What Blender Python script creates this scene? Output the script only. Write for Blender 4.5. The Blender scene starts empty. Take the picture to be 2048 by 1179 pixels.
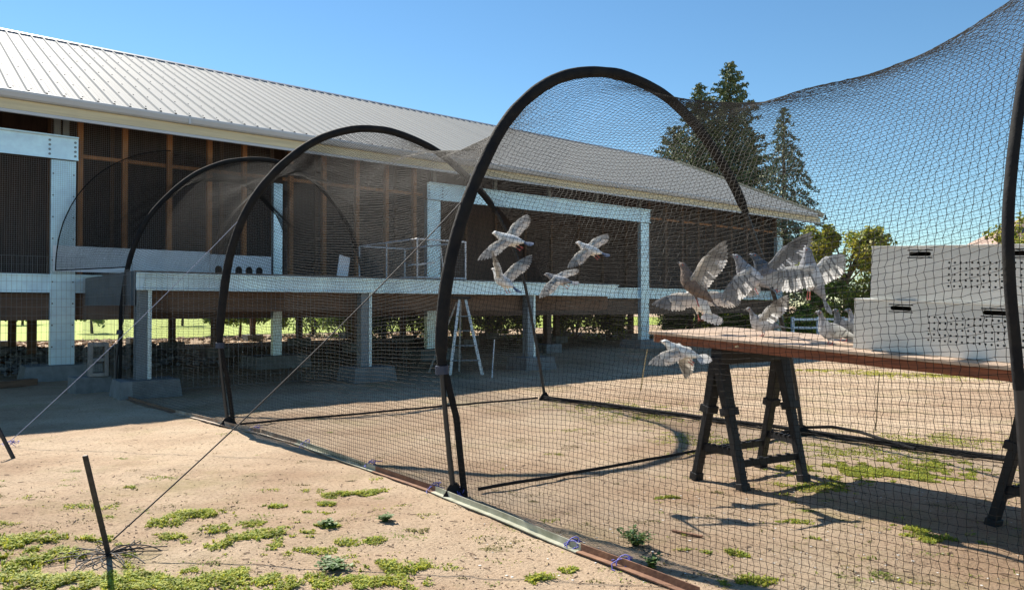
import bpy, math, random
import numpy as np
from mathutils import Vector, Matrix, noise as mnoise
R = math.radians
rng = np.random.default_rng(7)
random.seed(7)
scene = bpy.context.scene
COL = scene.collection

# ------------------------------------------------------------------ camera, sky, sun, exposure
CAM_H = 1.35
FPX = 1480.0                       # focal length in photo pixels (2048 wide)
PITCH = math.atan(22.5 / FPX)
cd = bpy.data.cameras.new('camera')
cam = bpy.data.objects.new('camera', cd); COL.objects.link(cam)
cam.location = (0, 0, CAM_H)
cam.rotation_euler = (R(90) + PITCH, 0, 0)
cd.sensor_width = 36.0; cd.lens = 36.0 * FPX / 2048.0
cd.clip_start = 0.05; cd.clip_end = 4000
scene.camera = cam

SUN_EL = R(41)
SUN_AZ = math.atan2(-0.645, 0.764)       # compass angle of the sun from +Y towards +X
world = bpy.data.worlds.new('World'); scene.world = world; world.use_nodes = True
wn = world.node_tree.nodes; wl = world.node_tree.links
sky = wn.new('ShaderNodeTexSky'); sky.sky_type = 'NISHITA'; sky.sun_disc = False
sky.sun_elevation = SUN_EL; sky.sun_rotation = SUN_AZ
sky.air_density = 1.0; sky.dust_density = 0.0; sky.ozone_density = 1.6; sky.altitude = 50
bg = wn['Background']; bg.inputs['Strength'].default_value = 0.071
hs_ = wn.new('ShaderNodeHueSaturation'); hs_.inputs['Saturation'].default_value = 1.14
wb = wn.new('ShaderNodeMix'); wb.data_type = 'RGBA'; wb.blend_type = 'MULTIPLY'; wb.inputs['Factor'].default_value = 1.0
wb.inputs['B'].default_value = (0.86, 1.0, 1.0, 1)      # the phone's cyan white balance, the same over the whole sky
wl.new(sky.outputs[0], hs_.inputs['Color']); wl.new(hs_.outputs[0], wb.inputs['A']); wl.new(wb.outputs['Result'], bg.inputs['Color'])
sd = bpy.data.lights.new('sun', 'SUN'); sd.energy = 4.9; sd.angle = R(0.53); sd.color = (1.0, 0.93, 0.82)
sun = bpy.data.objects.new('sun', sd); COL.objects.link(sun)
sdir = Vector((math.sin(SUN_AZ) * math.cos(SUN_EL), math.cos(SUN_AZ) * math.cos(SUN_EL), math.sin(SUN_EL)))
sun.rotation_euler = sdir.to_track_quat('Z', 'Y').to_euler()
sun.location = sdir * 60
vs = scene.view_settings
vs.view_transform = 'Standard'; vs.look = 'None'; vs.gamma = 1.0; vs.use_curve_mapping = False
vs.exposure = 1.08
scene.cycles.max_bounces = 5; scene.cycles.diffuse_bounces = 3; scene.cycles.glossy_bounces = 2
scene.cycles.transparent_max_bounces = 12
scene.cycles.use_denoising = True

# ------------------------------------------------------------------ surveying helpers
def ray(x, y):
    u = (x - 1024) / FPX; v = (589.5 - y) / FPX
    c, s = math.cos(PITCH), math.sin(PITCH)
    return Vector((u, c - v * s, s + v * c))
def gnd(x, y, z=0.0):
    d = ray(x, y); t = (z - CAM_H) / d.z
    return Vector((d.x * t, d.y * t, z))
def at(x, y, Y):
    d = ray(x, y); t = Y / d.y
    return Vector((d.x * t, Y, CAM_H + d.z * t))

W0 = Vector((-8.399, 13.803, 0))           # foot of the main loft column
BANG = math.atan2(0.63389, 0.77343)        # the loft runs along this direction
BV = Vector((0.77343, 0.63389, 0)); NV = Vector((0.63389, -0.77343, 0))
def B(t, o, z=0.0):                        # along the loft, out from its wall, up
    return W0 + BV * t + NV * o + Vector((0, 0, z))

# ------------------------------------------------------------------ materials
MATS = {}
def mat(name, col, rough=0.6, metal=0.0, var=0.0, vscale=6.0, bump=0.0, bscale=40.0, col2=None, spec=0.5,
        stretch=None, translucent=0.0, coords='Object', clamp=(0.35, 0.65)):
    if name in MATS: return MATS[name]
    m = bpy.data.materials.new(name); m.use_nodes = True
    nt = m.node_tree; N = nt.nodes; L = nt.links
    p = N['Principled BSDF']
    p.inputs['Roughness'].default_value = rough; p.inputs['Metallic'].default_value = metal
    p.inputs['Specular IOR Level'].default_value = spec
    c = (*col, 1)
    p.inputs['Base Color'].default_value = c
    tc = N.new('ShaderNodeTexCoord'); src = tc.outputs[coords]
    if stretch:
        mp = N.new('ShaderNodeMapping'); mp.inputs['Scale'].default_value = stretch
        L.new(src, mp.inputs[0]); src = mp.outputs[0]
    csock = None
    if var > 0 or col2:
        nz = N.new('ShaderNodeTexNoise'); nz.inputs['Scale'].default_value = vscale
        nz.inputs['Detail'].default_value = 6; nz.inputs['Roughness'].default_value = 0.65
        L.new(src, nz.inputs['Vector'])
        rp = N.new('ShaderNodeValToRGB')
        e = rp.color_ramp.elements
        e[0].position, e[1].position = clamp
        c2 = col2 or tuple(max(0, x * (1 - var)) for x in col)
        c1 = col if col2 else tuple(min(1, x * (1 + var)) for x in col)
        e[0].color = (*c2, 1); e[1].color = (*c1, 1)
        L.new(nz.outputs['Fac'], rp.inputs[0]); csock = rp.outputs[0]
        L.new(csock, p.inputs['Base Color'])
    if bump > 0:
        nb = N.new('ShaderNodeTexNoise'); nb.inputs['Scale'].default_value = bscale
        nb.inputs['Detail'].default_value = 5
        L.new(src, nb.inputs['Vector'])
        bp = N.new('ShaderNodeBump'); bp.inputs['Strength'].default_value = bump; bp.inputs['Distance'].default_value = 0.01
        L.new(nb.outputs['Fac'], bp.inputs['Height']); L.new(bp.outputs[0], p.inputs['Normal'])
    if translucent > 0:
        tr = N.new('ShaderNodeBsdfTranslucent'); mx = N.new('ShaderNodeMixShader')
        mx.inputs[0].default_value = translucent
        tr.inputs[0].default_value = c
        if csock: L.new(csock, tr.inputs[0])
        L.new(p.outputs[0], mx.inputs[1]); L.new(tr.outputs[0], mx.inputs[2])
        L.new(mx.outputs[0], N['Material Output'].inputs['Surface'])
    MATS[name] = m
    return m

M_roof = mat('roof_steel', (0.37, 0.37, 0.355), 0.76, 0.0, 0.10, 1.1, stretch=(2.5, 0.25, 1), spec=0.12, clamp=(0.25, 0.75))
M_screw = mat('screw_dark', (0.06, 0.06, 0.07), 0.5)
M_gutter = mat('gutter_steel', (0.52, 0.56, 0.60), 0.4, 0.0, 0.04, 2)
M_fascia = mat('fascia_cream', (0.62, 0.56, 0.38), 0.6, 0, 0.12, 3, stretch=(0.3, 1, 6))
M_ridge = mat('ridge_steel', (0.16, 0.18, 0.22), 0.5)
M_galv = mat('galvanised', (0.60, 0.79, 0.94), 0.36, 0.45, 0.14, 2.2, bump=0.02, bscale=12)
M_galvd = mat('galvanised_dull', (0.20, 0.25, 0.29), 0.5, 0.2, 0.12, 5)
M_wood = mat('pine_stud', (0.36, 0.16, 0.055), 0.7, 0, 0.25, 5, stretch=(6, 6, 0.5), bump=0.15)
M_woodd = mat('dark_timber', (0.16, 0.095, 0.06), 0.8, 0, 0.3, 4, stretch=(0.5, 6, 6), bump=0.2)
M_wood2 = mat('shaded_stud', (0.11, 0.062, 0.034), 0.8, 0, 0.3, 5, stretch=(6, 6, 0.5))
M_ply = mat('brown_ply', (0.050, 0.030, 0.022), 0.8, 0, 0.35, 3, stretch=(4, 4, 0.5))
M_white = mat('white_board', (0.74, 0.80, 0.86), 0.6, 0, 0.06, 4)
M_conc = mat('concrete', (0.19, 0.20, 0.20), 0.9, 0, 0.2, 6, bump=0.4, bscale=60)
M_block = mat('block_concrete', (0.27, 0.25, 0.23), 0.95, 0, 0.25, 12, bump=0.6, bscale=80)
M_wire = mat('wire', (0.30, 0.31, 0.32), 0.45, 0.6)
M_wirew = mat('wire_white', (0.75, 0.77, 0.8), 0.5)
M_net = mat('net_twine', (0.020, 0.019, 0.018), 0.6, 0, spec=0.10)
M_black = mat('black_sleeve', (0.010, 0.011, 0.014), 0.85, 0, 0.0, 7, bump=0.5, bscale=35, spec=0.15, col2=(0.022, 0.021, 0.020))
M_pole = mat('pole_black', (0.03, 0.032, 0.036), 0.5, 0.2)
M_cap = mat('blue_tape', (0.015, 0.03, 0.07), 0.5)
M_alu = mat('aluminium', (0.72, 0.72, 0.70), 0.35, 0.5, 0.1, 20)
M_plast = mat('black_plastic', (0.010, 0.011, 0.014), 0.55, 0, 0.3, 15, bump=0.1, spec=0.35)
M_top = mat('plywood_top', (0.50, 0.37, 0.27), 0.7, 0, 0.12, 3, stretch=(0.6, 6, 6))
M_redw = mat('red_timber', (0.21, 0.062, 0.022), 0.6, 0, 0.35, 6, stretch=(0.6, 10, 10), bump=0.2)
M_crate = mat('crate_metal', (0.86, 0.85, 0.79), 0.5, 0.05, 0.0, 2.2, bump=0.06, bscale=7, col2=(0.62, 0.62, 0.57), stretch=(1, 1, 2.5), clamp=(0.3, 0.75))
M_inside = mat('crate_inside', (0.05, 0.05, 0.05), 0.8)
M_greenrail = mat('rail_green', (0.46, 0.46, 0.37), 0.55, 0.1, 0.2, 8, col2=(0.27, 0.27, 0.19))
M_rust = mat('rail_rust', (0.29, 0.155, 0.09), 0.85, 0.1, col2=(0.15, 0.075, 0.05), vscale=9, bump=0.3)
M_pale = mat('rail_pale', (0.46, 0.40, 0.32), 0.7, 0.05, col2=(0.24, 0.15, 0.10), vscale=7, bump=0.3)
M_twine = mat('blue_twine', (0.10, 0.10, 0.42), 0.6)
M_ropel = mat('rope_light', (0.26, 0.30, 0.42), 0.6)
M_roped = mat('rope_dark', (0.035, 0.03, 0.03), 0.7)
M_stake = mat('stake_metal', (0.045, 0.04, 0.038), 0.6, 0.4, 0.4, 30)
M_bark = mat('bark', (0.10, 0.07, 0.05), 0.9, 0, 0.3, 8, bump=0.5)
M_straw = mat('straw', (0.42, 0.32, 0.14), 0.8, 0, 0.3, 30)
M_dry = mat('dry_weed', (0.16, 0.12, 0.07), 0.85, 0, 0.4, 20)

# ------------------------------------------------------------------ mesh helpers
class MB:
    def __init__(s): s.v = []; s.f = []; s.m = []; s.sm = []
    def add(s, verts, faces, mi=0, smooth=False):
        o = len(s.v); s.v.extend([tuple(p) for p in verts])
        for f in faces: s.f.append([i + o for i in f]); s.m.append(mi); s.sm.append(smooth)
        return s
    def box(s, a, b, mi=0):
        x0, y0, z0 = a; x1, y1, z1 = b
        return s.add([(x0,y0,z0),(x1,y0,z0),(x1,y1,z0),(x0,y1,z0),(x0,y0,z1),(x1,y0,z1),(x1,y1,z1),(x0,y1,z1)],
              [(0,3,2,1),(4,5,6,7),(0,1,5,4),(1,2,6,5),(2,3,7,6),(3,0,4,7)], mi)
    def beam(s, p, q, w, h, up=(0,0,1), mi=0, w2=None, h2=None):
        p = Vector(p); q = Vector(q); d = (q - p).normalized(); up = Vector(up)
        sx = d.cross(up)
        if sx.length < 1e-4: sx = d.cross(Vector((1,0,0)))
        sx.normalize(); uy = sx.cross(d).normalized()
        w2 = w if w2 is None else w2; h2 = h if h2 is None else h2
        V = []
        for (c, ww, hh) in ((p, w, h), (q, w2, h2)):
            for a, bb in ((-1,-1),(1,-1),(1,1),(-1,1)): V.append(c + sx*(a*ww/2) + uy*(bb*hh/2))
        return s.add(V, [(3,2,1,0),(4,5,6,7),(0,1,5,4),(1,2,6,5),(2,3,7,6),(3,0,4,7)], mi)
    def tube(s, pts, r, n=8, mi=0, cap=True, smooth=True):
        pts = [Vector(p) for p in pts]; k = len(pts)
        rr = r if hasattr(r, '__len__') else [r]*k
        V = []; F = []; prev = None
        for i, p in enumerate(pts):
            d = (pts[min(i+1,k-1)] - pts[max(i-1,0)]).normalized()
            if prev is None:
                a = d.cross(Vector((0,0,1)))
                if a.length < 1e-3: a = d.cross(Vector((1,0,0)))
            else:
                a = prev - d * prev.dot(d)
                if a.length < 1e-5: a = d.cross(Vector((0,0,1)))
            a.normalize(); prev = a; c = d.cross(a)
            for j in range(n):
                t = 2*math.pi*j/n; V.append(p + (a*math.cos(t) + c*math.sin(t))*rr[i])
        for i in range(k-1):
            for j in range(n):
                j2 = (j+1) % n; F.append((i*n+j, i*n+j2, (i+1)*n+j2, (i+1)*n+j))
        s.add(V, F, mi, smooth)
        if cap: s.add([V[j] for j in range(n)], [tuple(range(n))[::-1]], mi); s.add([V[(k-1)*n+j] for j in range(n)], [tuple(range(n))], mi)
        return s
    def mesh(s, name, mats):
        me = bpy.data.meshes.new(name); me.from_pydata(s.v, [], s.f)
        for m in (mats if isinstance(mats, (list, tuple)) else [mats]): me.materials.append(m)
        me.polygons.foreach_set('material_index', s.m); me.polygons.foreach_set('use_smooth', s.sm)
        me.update(); return me
    def build(s, name, mats, parent=None, loc=None):
        return link(name, s.mesh(name, mats), parent, loc)
def link(name, me, parent=None, loc=None, rot=None):
    o = bpy.data.objects.new(name, me); COL.objects.link(o)
    if parent: o.parent = parent
    if loc is not None: o.location = loc
    if rot is not None: o.rotation_euler = rot
    return o
def tag(o, label=None, cat=None, group=None, kind=None):
    if label: o['label'] = label
    if cat: o['category'] = cat
    if group: o['group'] = group
    if kind: o['kind'] = kind
    return o
def empty(name, loc=(0,0,0), rz=0, label=None, cat=None, group=None):
    o = bpy.data.objects.new(name, None); COL.objects.link(o)
    o.location = loc; o.rotation_euler = (0,0,rz); o.empty_display_size = 0.2
    return tag(o, label, cat, group)
def copy_tree(o, parent=None):
    c = o.copy(); COL.objects.link(c); c.parent = parent
    for ch in list(o.children): copy_tree(ch, c)
    return c
def bevel(o, w=0.006, seg=2):
    m = o.modifiers.new('bevel', 'BEVEL'); m.width = w; m.segments = seg; m.limit_method = 'ANGLE'
    return o
def np_mesh(name, V, F, mats, k=3, mi=None, smooth=False):
    me = bpy.data.meshes.new(name); V = np.asarray(V, dtype=np.float32); F = np.asarray(F, dtype=np.int32)
    me.vertices.add(len(V)); me.vertices.foreach_set('co', V.ravel())
    me.loops.add(F.size); me.loops.foreach_set('vertex_index', F.ravel())
    me.polygons.add(len(F)); me.polygons.foreach_set('loop_start', np.arange(0, F.size, k, dtype=np.int32))
    for m in (mats if isinstance(mats, (list, tuple)) else [mats]): me.materials.append(m)
    if mi is not None: me.polygons.foreach_set('material_index', np.asarray(mi, dtype=np.int32))
    me.polygons.foreach_set('use_smooth', np.full(len(F), smooth))
    me.update(calc_edges=True); me.validate(); return me

# ------------------------------------------------------------------ the ground
def ground_z(x, y):
    n = mnoise.noise
    d = math.hypot(x, y)
    a = max(0.0, min(1.0, (30 - d) / 12))
    z = 0.018 * n((x*0.55, y*0.55, 3.1)) + 0.014 * n((x*1.7, y*1.7, 9.2)) + 0.009 * n((x*5, y*5, 1.7)) + 0.006 * n((x*11, y*11, 4.4))
    z -= 0.016 * max(0.0, n((x*3.1, y*4.0, 7.7)) - 0.35)        # trodden hollows
    return z * a
def graded(lo, hi, f0, f1, fine, growth=1.25):
    a = list(np.arange(f0, f1 + 1e-6, fine)); st = fine
    while a[-1] < hi: st *= growth; a.append(a[-1] + st)
    st = fine; pre = []; x = f0
    while x > lo: st *= growth; x -= st; pre.append(x)
    return np.array(pre[::-1] + a)
def build_ground():
    xs = graded(-1500, 1500, -6.5, 6.0, 0.042); ys = graded(-400, 2600, 2.6, 13.0, 0.045)
    X, Y = np.meshgrid(xs, ys); Z = np.zeros_like(X)
    for j in range(X.shape[0]):
        for i in range(X.shape[1]):
            if abs(X[j, i]) < 40 and abs(Y[j, i]) < 45: Z[j, i] = ground_z(X[j, i], Y[j, i])
    nx = len(xs); V = np.stack([X, Y, Z], -1).reshape(-1, 3)
    jj, ii = np.meshgrid(np.arange(len(ys)-1), np.arange(nx-1), indexing='ij'); a = (jj*nx+ii).ravel()
    F = np.stack([a, a+1, a+nx+1, a+nx], -1)
    m = bpy.data.materials.new('sand'); m.use_nodes = True; N = m.node_tree.nodes; L = m.node_tree.links
    p = N['Principled BSDF']; p.inputs['Roughness'].default_value = 0.95; p.inputs['Specular IOR Level'].default_value = 0.15
    tc = N.new('ShaderNodeTexCoord')
    def nz(scale, det=8, rough=0.6):
        t = N.new('ShaderNodeTexNoise'); t.inputs['Scale'].default_value = scale; t.inputs['Detail'].default_value = det
        t.inputs['Roughness'].default_value = rough; L.new(tc.outputs['Object'], t.inputs['Vector']); return t
    def ramp(src, stops):
        r = N.new('ShaderNodeValToRGB'); e = r.color_ramp.elements
        e[0].position, e[0].color = stops[0][0], (*stops[0][1], 1); e[1].position, e[1].color = stops[-1][0], (*stops[-1][1], 1)
        for q, c in stops[1:-1]: k = e.new(q); k.color = (*c, 1)
        L.new(src, r.inputs[0]); return r
    def mix(f, a, b, typ='MIX', fac=None):
        x = N.new('ShaderNodeMix'); x.data_type = 'RGBA'; x.blend_type = typ
        if f is not None: L.new(f, x.inputs['Factor'])
        if fac is not None: x.inputs['Factor'].default_value = fac
        L.new(a, x.inputs['A']); L.new(b, x.inputs['B']); return x.outputs['Result']
    base = ramp(nz(0.9).outputs['Fac'], [(0.32, (0.42, 0.30, 0.20)), (0.5, (0.52, 0.395, 0.275)), (0.7, (0.57, 0.455, 0.325))])
    fine = ramp(nz(38, 6, 0.8).outputs['Fac'], [(0.36, (0.42, 0.37, 0.32)), (0.5, (1, 1, 1)), (0.75, (1.12, 1.1, 1.06))])
    c = mix(None, base.outputs[0], fine.outputs[0], 'MULTIPLY', 0.75)
    # loose litter and pebbles
    vo = N.new('ShaderNodeTexVoronoi'); vo.inputs['Scale'].default_value = 34; L.new(tc.outputs['Object'], vo.inputs['Vector'])
    spot = ramp(vo.outputs['Distance'], [(0.10, (1, 1, 1)), (0.17, (0, 0, 0))])
    sel = ramp(nz(2.1, 4).outputs['Fac'], [(0.48, (0, 0, 0)), (0.62, (1, 1, 1))])
    sp = mix(None, spot.outputs[0], sel.outputs[0], 'MULTIPLY', 1.0)
    dk = N.new('ShaderNodeRGB'); dk.outputs[0].default_value = (0.17, 0.115, 0.075, 1)
    c = mix(sp, c, dk.outputs[0])
    tone = ramp(nz(0.35, 5, 0.6).outputs['Fac'], [(0.38, (0.80, 0.74, 0.70)), (0.5, (0.97, 0.95, 0.94)), (0.62, (1.06, 1.05, 1.04))])
    c = mix(None, c, tone.outputs[0], 'MULTIPLY', 0.9)
    straw = ramp(nz(6.5, 9, 0.85).outputs['Fac'], [(0.60, (0, 0, 0)), (0.68, (0.55, 0.55, 0.55))])
    sc_ = N.new('ShaderNodeRGB'); sc_.outputs[0].default_value = (0.25, 0.185, 0.10, 1)
    c = mix(straw.outputs[0], c, sc_.outputs[0])
    # thin olive growth
    gsel = ramp(nz(0.65, 9, 0.72).outputs['Fac'], [(0.53, (0, 0, 0)), (0.68, (0.5, 0.5, 0.5))])
    gr = N.new('ShaderNodeRGB'); gr.outputs[0].default_value = (0.24, 0.22, 0.085, 1)
    c = mix(gsel.outputs[0], c, gr.outputs[0])
    L.new(c, p.inputs['Base Color'])
    bp = N.new('ShaderNodeBump'); bp.inputs['Strength'].default_value = 1.0; bp.inputs['Distance'].default_value = 0.02
    L.new(nz(55, 7, 0.75).outputs['Fac'], bp.inputs['Height']); L.new(bp.outputs[0], p.inputs['Normal'])
    o = link('ground', np_mesh('ground', V, F, m, 4, smooth=True)); tag(o, 'bare pinkish sandy dirt yard under and around the netting', 'ground', kind='structure')
build_ground()

# lawn far behind the loft, an uneven edged sheet
def build_lawn():
    xs = np.arange(-30, 70, 1.0); V = []; F = []
    for i, t in enumerate(xs):
        e = -17.2 + 0.9*mnoise.noise((t*0.25, 2, 0)) - (1.5 if t > 9 else 0)
        for o in (e, e-6, e-60): p = B(t, o, 0.03); V.append(tuple(p))
    for i in range(len(xs)-1):
        for k in range(2): a = i*3+k; F.append((a, a+3, a+4, a+1))
    me = np_mesh('lawn', V, F, mat('lawn_grass', (0.36, 0.42, 0.04), 0.9, 0, vscale=1.5, col2=(0.24, 0.31, 0.03), bump=0.6, bscale=30), 4)
    tag(link('lawn', me), 'bright green lawn seen under and beyond the loft', 'lawn', kind='structure')
build_lawn()

# ------------------------------------------------------------------ loft building
LOFT = empty('loft_building', W0, BANG, 'long raised timber and steel pigeon loft with pale ribbed metal roof', 'building')
T0, T1 = -8.2, 24.6          # extent of the walls along the loft
RT1 = 26.35                  # roof end
EY, EZ, RY, RZ = -0.80, 5.06, 6.5, 8.30
SL = math.hypot(RY-EY, RZ-EZ); SA = math.atan2(RZ-EZ, RY-EY)
def build_roof():
    m = MB()                                       # sheathing: both slopes with thickness
    for (ya, za, yb, zb) in ((EY+0.02, EZ-0.05, RY, RZ-0.05), (RY, RZ-0.05, 2*RY-EY, EZ-0.05)):
        m.add([(T0-1, ya, za), (RT1, ya, za), (RT1, yb, zb), (T0-1, yb, zb),
               (T0-1, ya, za-0.05), (RT1, ya, za-0.05), (RT1, yb, zb-0.05), (T0-1, yb, zb-0.05)],
              [(0,1,2,3), (7,6,5,4), (0,4,5,1), (1,5,6,2), (3,2,6,7), (0,3,7,4)])
    roof = m.build('roof', M_woodd, LOFT)
    rib = 0.2667; n = 3; w = rib*n
    prof = []
    for k in range(n):
        x = k*rib
        prof += [(x, 0), (x+0.018, 0.034), (x+0.042, 0.034), (x+0.06, 0), (x+0.125, 0), (x+0.132, 0.006), (x+0.146, 0.006), (x+0.153, 0), (x+0.19, 0), (x+0.197, 0.006), (x+0.211, 0.006), (x+0.218, 0)]
    prof.append((w+0.004, 0.001))
    m = MB(); V = []; F = []; K = len(prof); S = 5
    for q in range(S+1):
        for (x, h) in prof: V.append((x, SL*q/S, h))
    for q in range(S):
        for i in range(K-1): a = q*K+i; F.append((a, a+1, a+K+1, a+K))
    m.add(V, F)
    for q in range(7):
        yy = 0.35 + q*1.12
        for k in range(n): m.box((k*rib+0.088, yy-0.011, 0.0), (k*rib+0.11, yy+0.011, 0.012), 1)
    me = m.mesh('roof_panel', [M_roof, M_screw])
    x = T0-1; i = 0
    while x + w < RT1 + 0.3:
        p = link('roof_panel', me, roof, (x, EY - random.uniform(0, 0.012), EZ + 0.002*(i % 2)), (SA, 0, 0)); x += w; i += 1
    xend = x
    m = MB(); x0, x1 = T0-1, xend                        # ridge cap: bent sheet
    m.add([(x0, RY-0.17, RZ-0.030), (x1, RY-0.17, RZ-0.030), (x0, RY, RZ+0.055), (x1, RY, RZ+0.055), (x0, RY+0.17, RZ-0.030), (x1, RY+0.17, RZ-0.030),
           (x0, RY-0.17, RZ-0.075), (x1, RY-0.17, RZ-0.075)], [(0,1,3,2), (2,3,5,4), (6,7,1,0)])
    m.build('ridge_cap', M_ridge, LOFT)
    m = MB()                                       # K-style gutter trough
    g = [(EY+0.02, EZ-0.015), (EY-0.095, EZ-0.012), (EY-0.11, EZ-0.02), (EY-0.11, EZ-0.06), (EY-0.08, EZ-0.13), (EY-0.05, EZ-0.155), (EY+0.02, EZ-0.155)]
    V = []; 
    for xx in (x0, xend): V += [(xx, y, z) for y, z in g]
    m.add(V, [(i, i+1, i+8, i+7) for i in range(6)] + [tuple(range(7)), tuple(range(13, 6, -1))])
    gut = m.build('gutter', M_gutter, LOFT)
    mm = MB(); mm.box((-0.02, EY-0.114, EZ-0.16), (0.02, EY-0.03, EZ-0.008)); me = mm.mesh('gutter_joint', M_gutter)
    for xx in (-4.2, 2.0, 8.1, 14.2, 20.3): link('gutter_joint', me, gut, (xx, 0, 0))
    m = MB(); m.box((x0, EY+0.02, EZ-0.33), (RT1, EY+0.06, EZ-0.158)); m.build('fascia_board', M_fascia, LOFT)
    m = MB(); m.box((x0, EY+0.021, EZ-0.385), (RT1, EY+0.075, EZ-0.333)); m.build('fascia_trim', M_gutter, LOFT)
    for (ya, za, yb, zb) in ((EY-0.05, EZ-0.05, RY, RZ-0.02), (RY, RZ-0.02, 2*RY-EY, EZ-0.05)):
        m = MB(); m.beam((RT1+0.12, ya, za), (RT1+0.12, yb, zb), 0.05, 0.20); m.build('rake_board', M_fascia, LOFT)
    m = MB(); m.box((0, 0, 0), (0.045, SL*0.99, 0.14)); rme = m.mesh('rafter', M_woodd)
    x = T0
    while x < RT1: link('rafter', rme, LOFT, (x, EY+0.09, EZ-0.245), (SA, 0, 0)); x += 0.82
    m = MB(); m.box((T0, 0, 0), (RT1, 0.09, 0.045)); pme = m.mesh('purlin', M_wood)
    for d in (0.35, 0.75, 1.15): link('purlin', pme, LOFT, (0, EY+d, EZ-0.30+d*math.tan(SA)-0.0), None)
build_roof()

FZ = 1.94
def build_loft_body():
    m = MB(); m.box((T0, 0.10, FZ-0.10), (T1, 13.0, FZ-0.002)); m.build('floor', M_woodd, LOFT)
    m = MB()                                       # steel rim channel in front of the floor
    m.box((T0, -0.02, FZ-0.34), (T1+0.05, 0.0, FZ)); m.box((T0, -0.075, FZ-0.025), (T1+0.05, -0.02, FZ)); m.box((T0, -0.075, FZ-0.34), (T1+0.05, -0.02, FZ-0.315))
    m.build('rim_channel', M_galv, LOFT)
    for (y, z0, z1) in ((0.06, 1.09, 1.58), (4.1, 1.15, 1.80), (8.2, 1.15, 1.80), (12.6, 1.12, 1.80)):
        m = MB(); m.box((T0, y, z0), (T1, y+0.14, z1)); m.build('bearer', M_woodd, LOFT)
    m = MB(); m.box((0, 0.21, 1.62), (0.05, 12.5, 1.835)); jm = m.mesh('joist', M_woodd)
    x = T0
    while x < T1: link('joist', jm, LOFT, (x, 0, 0)); x += 0.6
    # steel columns (channel section) and their footings
    m = MB(); m.box((-0.2, -0.09, 0.27), (0.2, -0.08, 4.06)); m.box((-0.2, -0.08, 0.27), (-0.185, 0.05, 4.06)); m.box((0.185, -0.08, 0.27), (0.2, 0.05, 4.06))
    for k in range(9):
        for s in (-0.165, 0.165): m.tube([(s, -0.089, 0.6+k*0.4), (s, -0.100, 0.6+k*0.4)], 0.014, 8, 1)
    cme = m.mesh('steel_column', [M_galv, M_screw])
    m = MB(); m.add([(-0.66,-0.48,-0.1),(0.66,-0.48,-0.1),(0.66,0.48,-0.1),(-0.66,0.48,-0.1),(-0.60,-0.42,0.27),(0.60,-0.42,0.27),(0.60,0.42,0.27),(-0.60,0.42,0.27)],
                    [(0,3,2,1),(4,5,6,7),(0,1,5,4),(1,2,6,5),(2,3,7,6),(3,0,4,7)])
    fme = m.mesh('footing', M_conc)
    for t in (-8.2, -4.1, 0.0, 4.1, 8.2, 16.4, 24.5):
        co = link('steel_column', cme, LOFT, (t, 0, 0)); co.scale = (0.5 if t == 4.1 else 1, 1, 1); link('footing', fme, LOFT, (t, 0, 0), (0, 0, random.uniform(-0.05, 0.05)))
    m = MB(); m.box((-0.09, -0.09, 0.25), (0.09, 0.09, 1.62)); pme = m.mesh('pier_post', M_woodd)
    m = MB(); m.box((-0.3, -0.3, -0.1), (0.3, 0.3, 0.25)); bme = m.mesh('pier_block', M_conc)
    for y in (4.17, 8.27, 12.67):
        for t in (-8.2, -4.1, 0, 4.1, 8.2, 12.3, 16.4, 20.5, 24.4):
            link('pier_post', pme, LOFT, (t, y, 0)); link('pier_block', bme, LOFT, (t, y, 0))
    link('pier_post', pme, LOFT, (12.3, 0.13, 0)); link('pier_block', bme, LOFT, (12.3, 0.13, 0))
    link('pier_post', pme, LOFT, (20.5, 0.13, 0)); link('pier_block', bme, LOFT, (20.5, 0.13, 0))
    # galvanised header beams with bolt rows
    for (a, b) in ((-8.3, 0.23), (7.98, 16.62)):
        m = MB(); m.box((a, -0.125, 4.08), (b, -0.095, 4.50)); m.box((a, -0.19, 4.48), (b, -0.125, 4.505)); m.box((a, -0.16, 4.07), (b, -0.125, 4.09))
        h = m.build('header_beam', M_galv, LOFT)
        mb = MB(); mb.tube([(0,-0.125,0),(0,-0.137,0)], 0.022, 8); bm = mb.mesh('bolt', M_galvd)
        for x in ((b-0.05, b-0.46, a+0.05, a+0.46)):
            for q in range(4): link('bolt', bm, h, (x, 0, 4.15+q*0.085))
    # timber posts of the front wall between the steel bays
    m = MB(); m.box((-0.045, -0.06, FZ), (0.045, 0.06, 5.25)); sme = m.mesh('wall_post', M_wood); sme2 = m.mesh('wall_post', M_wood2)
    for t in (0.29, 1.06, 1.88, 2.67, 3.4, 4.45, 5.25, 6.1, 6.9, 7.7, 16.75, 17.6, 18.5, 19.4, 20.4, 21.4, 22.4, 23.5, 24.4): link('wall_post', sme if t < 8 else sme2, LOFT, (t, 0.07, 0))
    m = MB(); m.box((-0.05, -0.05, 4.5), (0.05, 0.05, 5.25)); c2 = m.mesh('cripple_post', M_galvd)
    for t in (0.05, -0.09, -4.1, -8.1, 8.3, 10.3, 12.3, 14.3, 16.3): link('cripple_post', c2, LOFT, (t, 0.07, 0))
    for (a, b, z) in ((0.34, 4.0, 4.18), (4.3, 8.0, 4.18), (16.65, 24.4, 4.25)):
        m = MB(); m.box((a, 0.135, z), (b, 0.18, z+0.07)); m.build('wall_rail', M_wood, LOFT)
    # aviary partition behind the front wall
    m = MB(); m.box((T0, 1.85, FZ), (T1, 1.9, 6.0)); m.build('partition', M_ply, LOFT)
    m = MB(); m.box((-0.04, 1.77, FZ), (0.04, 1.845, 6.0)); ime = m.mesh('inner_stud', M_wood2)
    x = T0
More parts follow.
